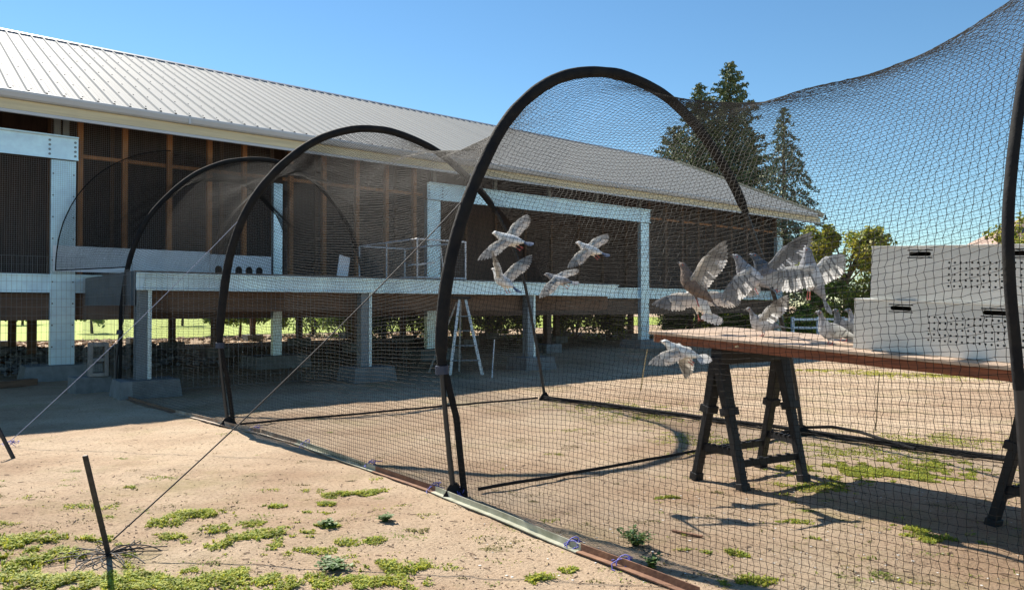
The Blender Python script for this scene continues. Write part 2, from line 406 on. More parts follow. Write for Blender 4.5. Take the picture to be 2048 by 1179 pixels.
    while x < T1: link('inner_stud', ime, LOFT, (x+random.uniform(-0.05, 0.05), 0, 0)); x += 1.17
    m = MB(); m.box((T0, 12.95, 1.1), (T1, 13.0, 5.2)); m.build('rear_wall', M_ply, LOFT)
    for x in (T0, T1-0.04):
        m = MB(); m.add([(x,0.15,FZ),(x,12.9,FZ),(x,12.9,5.0),(x,RY,8.0),(x,0.15,5.15),(x+0.04,0.15,FZ),(x+0.04,12.9,FZ),(x+0.04,12.9,5.0),(x+0.04,RY,8.0),(x+0.04,0.15,5.15)],
            [(4,3,2,1,0),(5,6,7,8,9),(0,1,6,5),(1,2,7,6),(2,3,8,7),(3,4,9,8),(4,0,5,9)]); m.build('gable_wall', M_ply, LOFT)
    # fine hardware cloth on the timber bays and across the left doorway
    def cloth(a, b, z0, z1, y, sp, r=0.0017):
        w = MB()
        for x in np.arange(a, b, sp): w.tube([(x, y, z0), (x, y, z1)], r, 3, 0, False)
        for z in np.arange(z0, z1, sp): w.tube([(a, y, z), (b, y, z)], r, 3, 0, False)
        tag(w.build('wire_cloth', M_wire, LOFT), kind='stuff')
    cloth(-0.2, 4.0, FZ+0.02, 5.0, -0.118, 0.036); cloth(4.25, 8.0, FZ+0.02, 5.0, -0.10, 0.036); cloth(16.6, 24.5, FZ+0.02, 4.9, -0.10, 0.05)
    cloth(-4.0, -0.2, FZ+0.02, 4.05, -0.10, 0.036)
    # kick boards with the arched pigeon bobs
    for (a, b) in ((-0.17, 1.15), (1.16, 2.62)):
        m = MB(); m.box((a, -0.165, FZ+0.05), (b, -0.145, 2.47)); bevel(m.build('kick_board', M_white, LOFT), 0.003)
    m = MB(); a, b, z0, z1, y0, y1 = 2.63, 3.92, FZ+0.05, 2.43, -0.165, -0.145
    hw, hh = 0.075, 0.13; cs = [2.80, 3.22, 3.44, 3.66]; xs = [a]
    for c in cs: xs += [c-hw, c+hw]
    xs.append(b)
    for i in range(len(xs)-1):
        if i % 2 == 0: m.box((xs[i], y0, z0), (xs[i+1], y1, z1))
        else:
            c = (xs[i]+xs[i+1])/2; pts = [(c + hw*math.cos(math.pi - math.pi*k/10), z0 + hh + hw*math.sin(math.pi*k/10)) for k in range(11)]
            V = [(x, y0, z) for x, z in pts] + [(x, y0, z1) for x, z in pts] + [(x, y1, z) for x, z in pts] + [(x, y1, z1) for x, z in pts]
            F = []
            for k in range(10): F += [(k, k+1, 12+k, 11+k), (22+k, 33+k, 34+k, 23+k), (k, 22+k, 23+k, k+1), (11+k, 12+k, 34+k, 33+k)]
            m.add(V, F)
    m.build('trap_board', M_white, LOFT)
    # landing deck in front
    D0, D1, DY = 0.38, 10.8, -4.0; DZ = 1.88
    dk = MB(); dk.box((D0+0.02, DY+0.03, DZ-0.06), (D1-0.02, -0.20, DZ-0.042)); deck = dk.build('landing_deck', M_woodd, LOFT)
    m = MB(); m.box((D0, 0, 0), (D1, 0.135, 0.04)); dm = m.mesh('deck_board', mat('deck_grey', (0.20, 0.17, 0.14), 0.85, 0, 0.3, 5, stretch=(0.5, 8, 8)))
    y = DY
    while y < -0.30: link('deck_board', dm, deck, (random.uniform(-0.01, 0.01), y, DZ-0.04)); y += 0.142
    m = MB(); m.box((D0, DY-0.02, DZ-0.29), (D1, DY, DZ-0.03)); m.box((D0, DY-0.07, DZ-0.05), (D1, DY-0.02, DZ-0.03)); m.box((D0, DY-0.07, DZ-0.29), (D1, DY-0.02, DZ-0.27))
    m.build('deck_channel', M_galv, deck)
    m = MB(); m.box((D0-0.03, DY, DZ-0.52), (D0-0.005, -0.2, DZ-0.01)); m.build('deck_side', mat('dark_steel', (0.06, 0.085, 0.11), 0.5, 0.2, 0.3, 4), deck)
    m = MB(); m.box((D0, DY+0.30, DZ-0.62), (D1, DY+0.44, DZ-0.29)); m.build('deck_bearer', M_woodd, deck)
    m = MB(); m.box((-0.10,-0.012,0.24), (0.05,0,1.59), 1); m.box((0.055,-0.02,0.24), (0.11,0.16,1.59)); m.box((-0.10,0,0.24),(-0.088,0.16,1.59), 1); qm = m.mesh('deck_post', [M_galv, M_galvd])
    m = MB(); m.add([(-0.44,-0.36,-0.1),(0.44,-0.36,-0.1),(0.44,0.36,-0.1),(-0.44,0.36,-0.1),(-0.40,-0.31,0.26),(0.40,-0.31,0.26),(0.40,0.31,0.26),(-0.40,0.31,0.26)],
                    [(0,3,2,1),(4,5,6,7),(0,1,5,4),(1,2,6,5),(2,3,7,6),(3,0,4,7)]); qb = m.mesh('deck_footing', M_conc)
    for t in (0.50, 4.2, 8.15): link('deck_post', qm, deck, (t, DY+0.05, 0)); link('deck_footing', qb, deck, (t+0.05, DY+0.1, 0))
    # weld mesh skirt below floor and deck
    def skirt(p, q, z0, z1, sv, sh, r=0.0022):
        w = MB(); p = Vector(p); q = Vector(q); L = (q-p).length; d = (q-p)/L
        for k in range(int(L/sv)+1):
            c = p+d*(k*sv); jig = random.uniform(-0.008, 0.008); w.tube([(c.x+jig, c.y, z0), (c.x, c.y, z1)], r, 3, 0, False)
        for z in np.arange(z0, z1, sh): w.tube([(p.x,p.y,z), (q.x,q.y,z)], r, 3, 0, False)
        tag(w.build('weld_mesh', M_wire, LOFT), kind='stuff')
    skirt((-4.0, -0.30), (0.30, -0.30), 0.12, 2.25, 0.076, 0.152); skirt((0.30, -0.30), (0.30, DY-0.06), 0.15, 1.9, 0.076, 0.152); skirt((0.34, DY-0.09), (5.0, DY-0.09), 0.1, 1.88, 0.076, 0.152)
build_loft_body()

# ------------------------------------------------------------------ things around the loft
def build_cage():
    r = empty('wire_cage', B(5.35, 3.85, 1.885), BANG, 'white framed low wire cage standing on the landing deck', 'cage')
    L, D, Hh = 1.14, 2.35, 0.76
    P = {}
    def bar(p, q, rr=0.017): m = MB(); m.tube([p, q], rr, 6); m.build('frame_bar', M_wirew, r)
    for x in (0, L):
        for y in (0, D): bar((x, y, 0), (x, y, Hh))
    for z in (0.02, Hh):
        bar((0,0,z), (L,0,z)); bar((0,D,z), (L,D,z)); bar((0,0,z), (0,D,z)); bar((L,0,z), (L,D,z))
    bar((L*0.55, 0, 0), (L*0.47, 0, Hh*0.82), 0.013); bar((0, D*0.5, 0), (0, D*0.5, Hh))
    m = MB()
    for x in np.arange(0.05, L, 0.05): m.tube([(x, D, 0), (x, D, Hh)], 0.0015, 3, 0, False); m.tube([(x, 0, 0), (x, 0, Hh)], 0.0015, 3, 0, False)
    for y in np.arange(0.05, D, 0.05): m.tube([(0, y, 0), (0, y, Hh)], 0.0015, 3, 0, False)
    for z in np.arange(0.05, Hh, 0.05): m.tube([(0, 0, z), (0, D, z)], 0.0015, 3, 0, False); m.tube([(0, 0, z), (L, 0, z)], 0.0015, 3, 0, False)
    tag(m.build('side_mesh', M_wire, r), kind='stuff')
    m = MB(); m.beam((0.05, 0.3, 0.27), (0.52, 0.3, 0.33), 0.25, 0.03); m.build('perch_shelf', M_white, r)
build_cage()
m = MB(); m.box((-0.11, -0.012, 0), (0.11, 0.012, 0.42)); o = bevel(m.build('ramp_board', M_white), 0.004)
o.location = B(4.05, 3.3, 1.89); o.rotation_euler = (R(-12), R(14), BANG); tag(o, 'small pale blue white board leaning upright on the landing deck', 'board')

def ladder():
    base = gnd(925, 748)
    r = empty('step_ladder', base, R(12), 'aluminium step ladder standing open beneath the landing deck', 'ladder')
    H = 1.50
    def leg(p, q, w=0.06): m = MB(); m.beam(p, q, w, 0.028, (0,1,0), w2=w*0.8); m.build('rail', M_alu, r)
    leg((-0.28, -0.22, 0), (-0.06, 0.02, H)); leg((0.36, -0.22, 0), (0.06, 0.02, H))
    leg((-0.62, 0.5, 0), (-0.10, 0.10, H-0.06), 0.035); leg((0.02, 0.62, 0), (-0.02, 0.12, H-0.06), 0.035)
    for k in range(1, 5):
        f = k/5.2; a = Vector((-0.28, -0.22, 0)).lerp(Vector((-0.06, 0.02, H)), f); b = Vector((0.36, -0.22, 0)).lerp(Vector((0.06, 0.02, H)), f)
        m = MB(); m.beam(a, b, 0.075, 0.02); m.build('tread', M_galvd, r)
    m = MB(); m.box((-0.2, -0.06, H-0.01), (0.16, 0.16, H+0.045)); bevel(m.build('top_cap', M_plast, r), 0.008)
ladder()
def stick(name, p, q, r, m_, label, cat='stake'):
    p = Vector(p); q = Vector(q); m = MB(); n = 5
    pts = [(p.lerp(q, k/n) - p) + Vector((random.uniform(-1,1), random.uniform(-1,1), 0))*r*0.4 for k in range(n+1)]
    m.tube(pts, [r*(1-0.3*k/n) for k in range(n+1)], 7); return tag(m.build(name, m_, None, p), label, cat)
stick('white_rod', gnd(984, 756), gnd(984, 756) + Vector((0.04, 0.1, 0.72)), 0.016, M_wirew, 'thin white rod standing upright right of the step ladder', 'rod')
stick('thin_stake', gnd(1281, 782), gnd(1281, 782) + Vector((0.13, 0.1, 0.66)), 0.009, M_straw, 'thin pale stake in the dirt left of the plank table', 'stake')
stick('thin_stake', gnd(1751, 862), gnd(1751, 862) + Vector((0.07, 0.05, 0.62)), 0.007, M_dry, 'thin brown stake behind the sawhorse under the metal crates', 'stake')

def hollow_block(loc, rz, label):
    # two-cell concrete masonry block stood on end, cells opening sideways
    L, D, Hh, t = 0.52, 0.26, 0.27, 0.055
    m = MB()
    m.box((-D/2, -Hh/2, 0), (D/2, -Hh/2+t, L)); m.box((-D/2, Hh/2-t, 0), (D/2, Hh/2, L))
    for z in (0, L/2-t/2, L-t): m.box((-D/2, -Hh/2+t, z), (D/2, Hh/2-t, z+t))
    o = bevel(m.build('concrete_block', M_block), 0.006); o.location = loc
    o.rotation_euler = (0, 0, rz)
    return tag(o, label, 'block')
hollow_block(B(0.10, 2.85, 0.255), R(-55), 'upright hollow concrete block with two square cells beside the left hoop')
m = MB(); m.box((-0.26, -0.16, -0.05), (0.26, 0.20, 0.25)); o = bevel(m.build('paver_block', M_conc), 0.01); o.location = B(0.0, 2.8, 0); o.rotation_euler = (0, 0, BANG+R(8))
tag(o, 'solid grey concrete block on the dirt under the hollow block', 'block')
m = MB(); m.box((-0.45, -0.09, 0.01), (0.45, 0.09, 0.12)); o = bevel(m.build('timber_offcut', M_woodd), 0.006); o.location = B(-0.95, 1.2, 0); o.rotation_euler = (0, 0, BANG+R(20))
tag(o, 'dark timber offcut lying by the left concrete footing', 'timber')
def rocks(name, label, n, area, s0, s1, mt, hump=0.0):
    ico = [(0,0,1),(0.89,0,0.45),(0.28,0.85,0.45),(-0.72,0.53,0.45),(-0.72,-0.53,0.45),(0.28,-0.85,0.45),(0.72,0.53,-0.45),(-0.28,0.85,-0.45),(-0.89,0,-0.45),(-0.28,-0.85,-0.45),(0.72,-0.53,-0.45),(0,0,-1)]
    fc = [(0,1,2),(0,2,3),(0,3,4),(0,4,5),(0,5,1),(1,6,2),(2,7,3),(3,8,4),(4,9,5),(5,10,1),(6,7,2),(7,8,3),(8,9,4),(9,10,5),(10,6,1),(11,7,6),(11,8,7),(11,9,8),(11,10,9),(11,6,10)]
    m = MB(); (a0, a1, o0, o1) = area
    for _ in range(n):
        t = random.uniform(a0, a1); o = random.uniform(o0, o1); s = random.uniform(s0, s1)
        c = B(t, o, s*0.3 + hump*random.random()*max(0, 1-((o-(o0+o1)/2)/((o1-o0)/2))**2))
        sc = [random.uniform(0.7, 1.3) for _ in range(3)]
        m.add([(c.x+v[0]*s*sc[0]*random.uniform(0.85,1.15), c.y+v[1]*s*sc[1]*random.uniform(0.85,1.15), c.z+v[2]*s*sc[2]*0.7) for v in ico], fc)
    tag(m.build(name, mt), label, 'gravel', kind='stuff')
rocks('gravel', 'heap of loose grey stones in the shade under the loft', 1500, (-6, 3.5, -9.5, -1.5), 0.04, 0.10, mat('gravel_grey', (0.22, 0.22, 0.23), 0.9, 0, 0.5, 2), 0.30)
rocks('rubble', 'tan rubble strip on the sunlit dirt behind the loft', 1300, (-8, 20, -17.0, -12.0), 0.03, 0.09, mat('gravel_tan', (0.40, 0.29, 0.19), 0.9, 0, 0.4, 2), 0.05)

# ------------------------------------------------------------------ hoops of the tunnel
def smooth_profile(pts, n=120):
    P = np.array(pts, float); out = []
    for i in range(len(P)-1):                       # Catmull-Rom
        p0 = P[max(i-1,0)]; p1 = P[i]; p2 = P[i+1]; p3 = P[min(i+2,len(P)-1)]
        for s in np.linspace(0, 1, 12, endpoint=False):
            out.append(0.5*((2*p1)+(-p0+p2)*s+(2*p0-5*p1+4*p2-p3)*s*s+(-p0+3*p1-3*p2+p3)*s**3))
    out.append(P[-1]); out = np.array(out)
    for _ in range(6): out[1:-1] = 0.25*out[:-2]+0.5*out[1:-1]+0.25*out[2:]
    d = np.r_[0, np.cumsum(np.hypot(*np.diff(out, axis=0).T))]
    s = np.linspace(0, d[-1], n+1)
    return np.stack([np.interp(s, d, out[:,0]), np.interp(s, d, out[:,1])], -1), d[-1]
H2P = [(0,0),(-.05,.4),(-.1,.9),(-.1,1.25),(-.04,1.64),(.07,2.0),(.22,2.34),(.45,2.73),(.76,3.03),(1.12,3.22),(1.6,3.31),(2.08,3.26),(2.41,3.14),(2.75,2.93),(3.08,2.63),(3.35,2.29),(3.8,1.51),(4.13,.75),(4.317,0)]
H1P = [(0,0),(-.06,.45),(-.1,.91),(-.07,1.42),(.02,1.99),(.22,2.52),(.56,2.99),(.98,3.35),(1.4,3.54),(1.75,3.6),(2.1,3.58),(2.61,3.43),(3.07,3.14),(3.51,2.75),(3.85,2.2),(4.06,1.65),(4.26,.79),(4.412,0)]
H0P = [(0,0),(.0,.5),(.05,.98),(.09,1.5),(.19,2.13),(.46,2.77),(.97,3.36),(1.44,3.67),(1.85,3.81),(2.36,3.87),(2.9,3.75),(3.4,3.4),(3.8,2.9),(4.05,2.3),(4.2,1.6),(4.28,.8),(4.35,0)]
H3P = [(0,0),(-.05,.6),(-.12,1.1),(-.19,1.44),(-.19,1.73),(-.06,2.15),(.12,2.48),(.42,2.78),(.8,2.98),(1.25,3.10),(1.7,3.13),(2.15,3.08),(2.6,2.95),(3.05,2.68),(3.4,2.3),(3.75,1.75),(4.05,.9),(4.2,0)]
HOOPS = {}
def hoop(key, A, Bf, prof, label, sl=(0.88, 2.3), sleeve=True):
    A = Vector(A); d = (Vector(Bf)-A); d.z = 0; d.normalize()
    P, L = smooth_profile(prof, 150)
    W = [A + d*u + Vector((0,0,z)) for u, z in P]
    HOOPS[key] = (A, d, prof)
    r = empty('tunnel_hoop', A, 0, label, 'hoop', 'net tunnel hoops')
    loc = [w-A for w in W]
    # padded sleeve covers the arch, bare pole below
    top = max(range(len(P)), key=lambda i: P[i][1])
    i0 = next(i for i in range(len(P)) if P[i][1] >= sl[0]); i1 = next(i for i in range(top, len(P)) if P[i][1] <= sl[1])
    m = MB(); m.tube(loc[:i0+2], 0.019, 8); m.build('leg_pole', M_pole, r)
    if sleeve:
        off = Vector((0.075, 0.01, 0)) if key == 2 else Vector((0.055, 0.01, 0))
        m = MB(); m.tube([loc[i] + off*min(1, (i0-i)/8+0.2) for i in range(0, i0+3)], 0.024, 8); m.build('ground_leg', M_black, r)
    m = MB(); rr = []
    for k in range(i0, i1+1): rr.append((0.046 if key else 0.038) + 0.004*mnoise.noise((k*0.37, key*5.1, 0)) - (0.012 if k-i0 < 2 or i1-k < 2 else 0))
    m.tube(loc[i0:i1+1], rr if sleeve else 0.02, 12); s = m.build('padded_sleeve', M_black, r)
    if sleeve: m = MB(); m.tube(loc[i0-1:i0+1], 0.0475, 12); m.build('sleeve_cuff', M_cap, s)
    m = MB(); m.tube(loc[i1-1:], 0.021 if sleeve else 0.02, 8); m.build('leg_pole', M_pole, r)
    for e in (loc[0], loc[-1]):
        m = MB(); m.add([(e.x-0.09, e.y-0.07, -0.01), (e.x+0.09, e.y-0.07, -0.01), (e.x+0.09, e.y+0.07, -0.01), (e.x-0.09, e.y+0.07, -0.01), (e.x-0.02, e.y-0.02, 0.10), (e.x+0.02, e.y-0.02, 0.10), (e.x+0.02, e.y+0.02, 0.10), (e.x-0.02, e.y+0.02, 0.10)],
              [(0,3,2,1),(4,5,6,7),(0,1,5,4),(1,2,6,5),(2,3,7,6),(3,0,4,7)]); m.build('foot', M_black, r)
h0A = gnd(232, 790); h1A = gnd(457, 850); h2A = gnd(908, 993); h1B = gnd(1090, 797); h2B = gnd(1605, 868); h0B = h0A + BV*4.35
h3A = B(1.02, 15.08); h3B = B(5.2, 15.25); h4A = B(1.1, 18.9); h4B = B(5.3, 19.1)
hoop(0, h0A, h0B, H0P, 'slim black hoop at the far end, its foot by the concrete blocks', (0.95, 2.4))
hoop(1, h1A, h1B, H1P, 'black padded hoop arching in front of the loft roof, second from the blocks', (0.92, 2.72))
hoop(2, h2A, h2B, H2P, 'tallest looking black padded hoop arching against the sky at centre', (0.88, 2.28))
hoop(3, h3A, h3B, H3P, 'black hoop leg rising along the right edge in front of the crates', (1.0, 1.2), False)
HOOPS[4] = (h4A, BV.copy(), H2P)

# ------------------------------------------------------------------ the net
CELL = 0.034
def strands(pts, r, V, F, closed=False):
    """pts (n,3) -> 3-sided prism appended"""
    n = len(pts); d = np.gradient(pts, axis=0); d /= np.linalg.norm(d, axis=1, keepdims=True)+1e-9
    up = np.array([0.31, 0.17, 0.93]); a = np.cross(d, up); a /= np.linalg.norm(a, axis=1, keepdims=True)+1e-9; b = np.cross(d, a)
    ring = np.stack([pts + r*(math.cos(t)*a + math.sin(t)*b) for t in (math.pi/2, math.pi/2+2.094, math.pi/2+4.189)], 1)
    base = sum(len(x) for x in V); V.append(ring.reshape(-1, 3))
    i = np.arange(n-1)[:, None]*3 + base
    f = np.concatenate([np.concatenate([i+j, i+(j+1)%3, i+3+(j+1)%3, i+3+j], 1) for j in range(3)], 0); F.append(f)
NET = empty('tunnel_net', h1A, 0, 'dark knotted netting stretched over the hoops into a long tunnel', 'netting')
def hoop_curve(key, n, zmin=None):
    A, d, prof = HOOPS[key]
    pr = prof
    if zmin is not None:
        P, L = smooth_profile(prof, 400); P = P[P[:,1] >= zmin]
        dd = np.r_[0, np.cumsum(np.hypot(*np.diff(P, axis=0).T))]; s = np.linspace(0, dd[-1], n+1)
        P = np.stack([np.interp(s, dd, P[:,0]), np.interp(s, dd, P[:,1])], -1)
    else: P, L = smooth_profile(pr, n)
    A = np.array(A); d = np.array(d)
    return A[None] + P[:, :1]*d[None] + np.stack([0*P[:,0], 0*P[:,0], P[:,1]], -1)
def smooth_noise(nu, nv, cu, cv, amp):
    g = rng.normal(size=(cu+3, cv+3)); u = np.linspace(0, cu, nu); v = np.linspace(0, cv, nv)
    iu = u.astype(int); iv = v.astype(int); fu = (u-iu)[:, None]; fv = (v-iv)[None]
    fu = fu*fu*(3-2*fu); fv = fv*fv*(3-2*fv)
    G = g[np.ix_(iu, iv)]*(1-fu)*(1-fv)+g[np.ix_(iu+1, iv)]*fu*(1-fv)+g[np.ix_(iu, iv+1)]*(1-fu)*fv+g[np.ix_(iu+1, iv+1)]*fu*fv
    return amp*G
def net_bay(C0, C1, sag, step, r, pinch=0.55, wig=0.0022, rl=None, knots=False):
    nv = C0.shape[0]; L = np.linalg.norm(C1-C0, axis=1).mean(); nu = int(round(L/CELL))+1
    s = np.linspace(0, 1, nu)[:, None, None]
    P = C0[None]*(1-s)+C1[None]*s
    cen = P.mean(axis=1, keepdims=True); cen[..., 2] = 1.2
    rad = P-cen; rad /= np.linalg.norm(rad, axis=2, keepdims=True)
    v = np.linspace(0, 1, nv); w = np.clip(np.minimum(v, 1-v)/0.30, 0, 1); w = np.sin(w*math.pi/2)**1.2
    sh = np.where(s < .5, 1, 1)*(4*s*(1-s))**0.85
    disp = sh*w[None, :, None]*sag*(-pinch*rad+np.array([0, 0, -(1-pinch)*0.9])[None, None])
    P = P+disp
    nrm = rad
    P = P+nrm*(smooth_noise(nu, nv, 7, 12, 0.018)*(w[None]+0.15)*np.minimum(1, 6*s[..., 0]*(1-s[..., 0])+0.1))[..., None]
    tv = np.gradient(P, axis=1); tv /= np.linalg.norm(tv, axis=2, keepdims=True)+1e-9
    tu = np.gradient(P, axis=0); tu /= np.linalg.norm(tu, axis=2, keepdims=True)+1e-9
    ed = (np.minimum(1, 8*s[..., 0]*(1-s[..., 0]))*np.minimum(1, 12*np.minimum(v, 1-v))[None])
    P = P+tv*(smooth_noise(nu, nv, 9, 22, 0.010)*ed)[..., None]+tu*(smooth_noise(nu, nv, 9, 22, 0.010)*ed)[..., None]
    P += rng.normal(size=P.shape)*(0.0016 if step == 1 else 0.0010)
    P[..., 2] = np.maximum(P[..., 2], 0.012)
    V = []; F = []
    iv = np.arange(0, nv)
    for k in iv:                                     # strands running along the tunnel
        idx = np.unique(np.r_[np.arange(0, nu, step), nu-1]); strands(P[idx, k], rl or r, V, F)
    tang = np.gradient(P, axis=0); tang /= np.linalg.norm(tang, axis=2, keepdims=True)
    zz = ((np.arange(nv) % 2)*2-1)[None, :, None]*wig
    Q = P+tang*zz
    for k in range(0, nu):                           # strands running over the arch
        idx = np.unique(np.r_[np.arange(0, nv, step), nv-1]); strands(Q[k, idx], r*1.08, V, F)
    V = np.concatenate(V)-np.array(NET.location)[None]; F = np.concatenate(F)
    if knots:                                        # tied knots on the side nearest the viewer
        C = Q[:, 2:int(nv*0.52)].reshape(-1, 3)-np.array(NET.location)[None]; kr = 0.0021*(0.8+0.5*rng.random(len(C)))[:, None]
        off = np.array([[1,0,0],[0,1,0],[-1,0,0],[0,-1,0],[0,0,1],[0,0,-1]], float)
        KV = (C[:, None]+off[None]*kr[:, None]).reshape(-1, 3); b0 = len(V); i = np.arange(len(C))[:, None]*6+b0
        KF = np.concatenate([np.concatenate([i+a, i+b_, i+4, i+4], 1) for a, b_ in ((0,1),(1,2),(2,3),(3,0))], 0)
        KF = np.concatenate([np.concatenate([i+4, i+0, i+5, i+1], 1), np.concatenate([i+4, i+2, i+5, i+3], 1), np.concatenate([i+0, i+1, i+2, i+3], 1)], 0)
        V = np.concatenate([V, KV]); F = np.concatenate([F, KF])
    o = link('net_panel', np_mesh('net_panel', V, F, M_net, 4, smooth=True), NET); tag(o, kind='stuff')
    return P
ROWS = 268
C0, C1, C2, C3, C4 = [hoop_curve(k, ROWS) for k in (0, 1, 2, 3, 4)]
TW = 0.00118
net_bay(C0, C1, 0.42, 2, TW, rl=0.0020)
net_bay(C1, C2, 0.50, 1, TW, rl=0.0017)
net_bay(C2, C3, 0.50, 1, TW, rl=0.00118, wig=0.0028, knots=True)
net_bay(C3, C4, 0.40, 2, TW*0.9)
# last bay: from the end hoop to an arch on the loft wall, resting on the deck edge
KD = 190
E0 = hoop_curve(0, KD, 1.93)
th = np.linspace(math.pi, 0, KD+1)
E1 = np.array([tuple(B(2.05+2.2*math.cos(a), 0.35, 2.0+2.45*math.sin(a)**0.9)) for a in th])
PE = net_bay(E1, E0, 0.5, 2, 0.0020, 0.4)
for (ed, nm) in ((PE[0, :90], 'hem'), (PE[:, 0], 'hem')):
    m = MB(); m.tube([Vector(p)-NET.location for p in ed[::4]], 0.011, 6); m.build(nm, M_black, NET)

# ------------------------------------------------------------------ base rails, ground bars, ropes, stakes
def rail(p, q, m_, label, w=0.042, h=0.042, twist=0.0, group='steel rails holding the net down'):
    p = Vector(p); q = Vector(q); L = (q-p).length; ang = math.atan2(q.y-p.y, q.x-p.x)
    m = MB(); t = 0.006; n = 12
    V = []; F = []
    prof = [(-w, 0), (-w, t), (-t, t), (-t, h), (0, h), (0, 0)]
    for i in range(n+1):
        x = L*i/n; dz = 0.006*mnoise.noise((x*1.3, p.x*3, 0))
        for (y, z) in prof: V.append((x, y, z+dz))
    k = len(prof)
    for i in range(n):
        for j in range(k): j2 = (j+1)%k; F.append((i*k+j, (i+1)*k+j, (i+1)*k+j2, i*k+j2))
    F.append(tuple(range(k))); F.append(tuple(n*k+j for j in range(k))[::-1]); m.add(V, F)
    o = m.build('base_rail', m_, None, p+Vector((0,0,0.012))); o.rotation_euler = (twist, 0, ang)
    return tag(o, label, 'rail', group)
RA = [(236,793),(352,828),(520,868),(596,889),(752,944),(872,986),(1163,1106),(1400,1196)]
G = [gnd(*p) for p in RA]
rail(G[0], G[1], M_woodd, 'dark base rail in the shade beside the concrete blocks')
rail(G[1], G[2], M_pale, 'weathered pale brown base rail crossing out of the building shadow')
rail(G[2]+Vector((0.02,0,0)), G[3], M_pale, 'short brown base rail right of the second hoop foot')
rail(G[3], G[4], M_greenrail, 'pale green base rail midway between two hoop feet')
rail(G[4], G[5], M_rust, 'short rusty base rail just left of the centre hoop foot')
rail(G[5], G[6], M_greenrail, 'long pale green base rail right of the centre hoop foot')
rail(G[6], G[7], M_rust, 'orange rusty base rail at the bottom edge, nearest the viewer')
def ground_bar(p, q, r, label, wob=0.02, m_=M_black, cat='pole', loc0=None):
    p = Vector(p); q = Vector(q); n = 24; pts = []
    d = (q-p).normalized(); s = Vector((-d.y, d.x, 0))
    for i in range(n+1):
        f = i/n; x = p.lerp(q, f); pts.append(x + s*wob*mnoise.noise((f*5, p.x, 2)) - p + Vector((0,0, r + 0.012 + 0.012*abs(mnoise.noise((f*6, p.y, 8))))))
    m = MB(); m.tube(pts, r, 8); return tag(m.build('ground_pole', m_, None, p), label, cat, 'black poles lying on the ground under the tunnel')
ground_bar(gnd(958, 986), gnd(1585, 871), 0.013, 'black pole lying across the ground from the centre hoop foot')
ground_bar(gnd(480, 852), gnd(1075, 799), 0.013, 'black pole lying across the ground from the second hoop foot')
ground_bar(gnd(1090, 798), h2B+Vector((0,0.03,0)), 0.022, 'black pole along the far side of the tunnel behind the sawhorse', 0.05)
ground_bar(h2B+Vector((0.05,-0.02,0)), B(5.15, 15.2), 0.022, 'black pole along the far side of the tunnel, right of the sawhorse', 0.05)
# bunched net along the far side
m = MB(); P0 = gnd(1090, 800)
for k in range(9):
    pts = []
    for i in range(60):
        f = i/59; c = P0.lerp(B(5.12, 15.2), f); s = 0.07*mnoise.noise((f*14, k*3.3, 1)); z = 0.02+0.035*abs(mnoise.noise((f*17, k*1.7, 5)))
        pts.append(c-P0+NV.cross(Vector((0,0,1)))*(s)+Vector((0,0,z)))
    m.tube(pts, 0.006, 5)
tag(m.build('net_bundle', M_black, None, P0), 'bunched black net edge lying along the far side of the tunnel', 'netting')
# loose hose loop behind the sawhorse
pts = [gnd(1530, 885), gnd(1570, 872), gnd(1615, 866), gnd(1665, 866), gnd(1720, 876), gnd(1775, 892), gnd(1830, 905)]
m = MB(); m.tube([p-pts[0]+Vector((0,0,0.03+0.04*math.sin(i*0.5))) for i, p in enumerate(pts)], 0.017, 8)
tag(m.build('hose', M_black, None, pts[0]), 'short black hose looping on the ground right of the sawhorse', 'hose')

def rope(p, q, r, m_, label, sag=0.0, name='guy_rope'):
    p = Vector(p); q = Vector(q); n = 16
    m = MB(); m.tube([(p.lerp(q, i/n)-p)+Vector((0,0,-sag*4*(i/n)*(1-i/n))) for i in range(n+1)], r, 6)
    return tag(m.build(name, m_, None, p), label, 'rope')
def hoop_point(key, zt):
    A, d, prof = HOOPS[key]; P, L = smooth_profile(prof, 200)
    i = next(i for i in range(len(P)) if P[i][1] >= zt); return Vector(A)+Vector(d)*P[i][0]+Vector((0,0,zt))
s1 = gnd(218, 1112); s2 = gnd(22, 893)
rope(s1+Vector((0.02,0,0.09)), hoop_point(2, 2.19), 0.0042, M_roped, 'dark guy rope from the tall stake up to the centre hoop', 0.05)
rope(s2+Vector((0.02,0,0.08)), hoop_point(1, 2.44), 0.0036, M_ropel, 'pale blue guy rope from the left edge stake up to the second hoop', 0.04)
def stake(p, top, r, label):
    m = MB(); d = top-p
    m.beam(Vector((0,0,0))-d*0.06, d, r*2, r*1.3, (0,1,0)); o = bevel(m.build('ground_stake', M_stake, None, p), 0.003); return tag(o, label, 'stake')
stake(s1, at(170, 910, s1.y-0.10), 0.0125, 'dark metal stake leaning in the grass with tangled rope at its foot')
stake(gnd(28, 918), at(-4, 855, gnd(28, 918).y+0.05), 0.015, 'rusty stake cut by the left edge holding the pale guy rope')
def tangle(p, label, m_, n, rad, r, cat='rope', name='rope_tangle'):
    m = MB()
    for k in range(n):
        a = random.uniform(0, 6.28); L = random.uniform(0.4, 1.0)*rad; c = random.uniform(-2.2, 2.2); pts = []; x = Vector((0,0,0.02)); hgt = random.uniform(0.0, 0.035)
        for i in range(9):
            f = i/8; pts.append(Vector((x.x, x.y, 0.012+hgt*math.sin(math.pi*f)))); x = x+Vector((math.cos(a+c*f), math.sin(a+c*f)*0.8, 0))*(L/8)
        m.tube(pts, r, 5)
    return tag(m.build(name, m_, None, p), label, cat)
tangle(s1, 'tangled black rope ends around the foot of the leaning stake', M_roped, 26, 0.34, 0.0032)
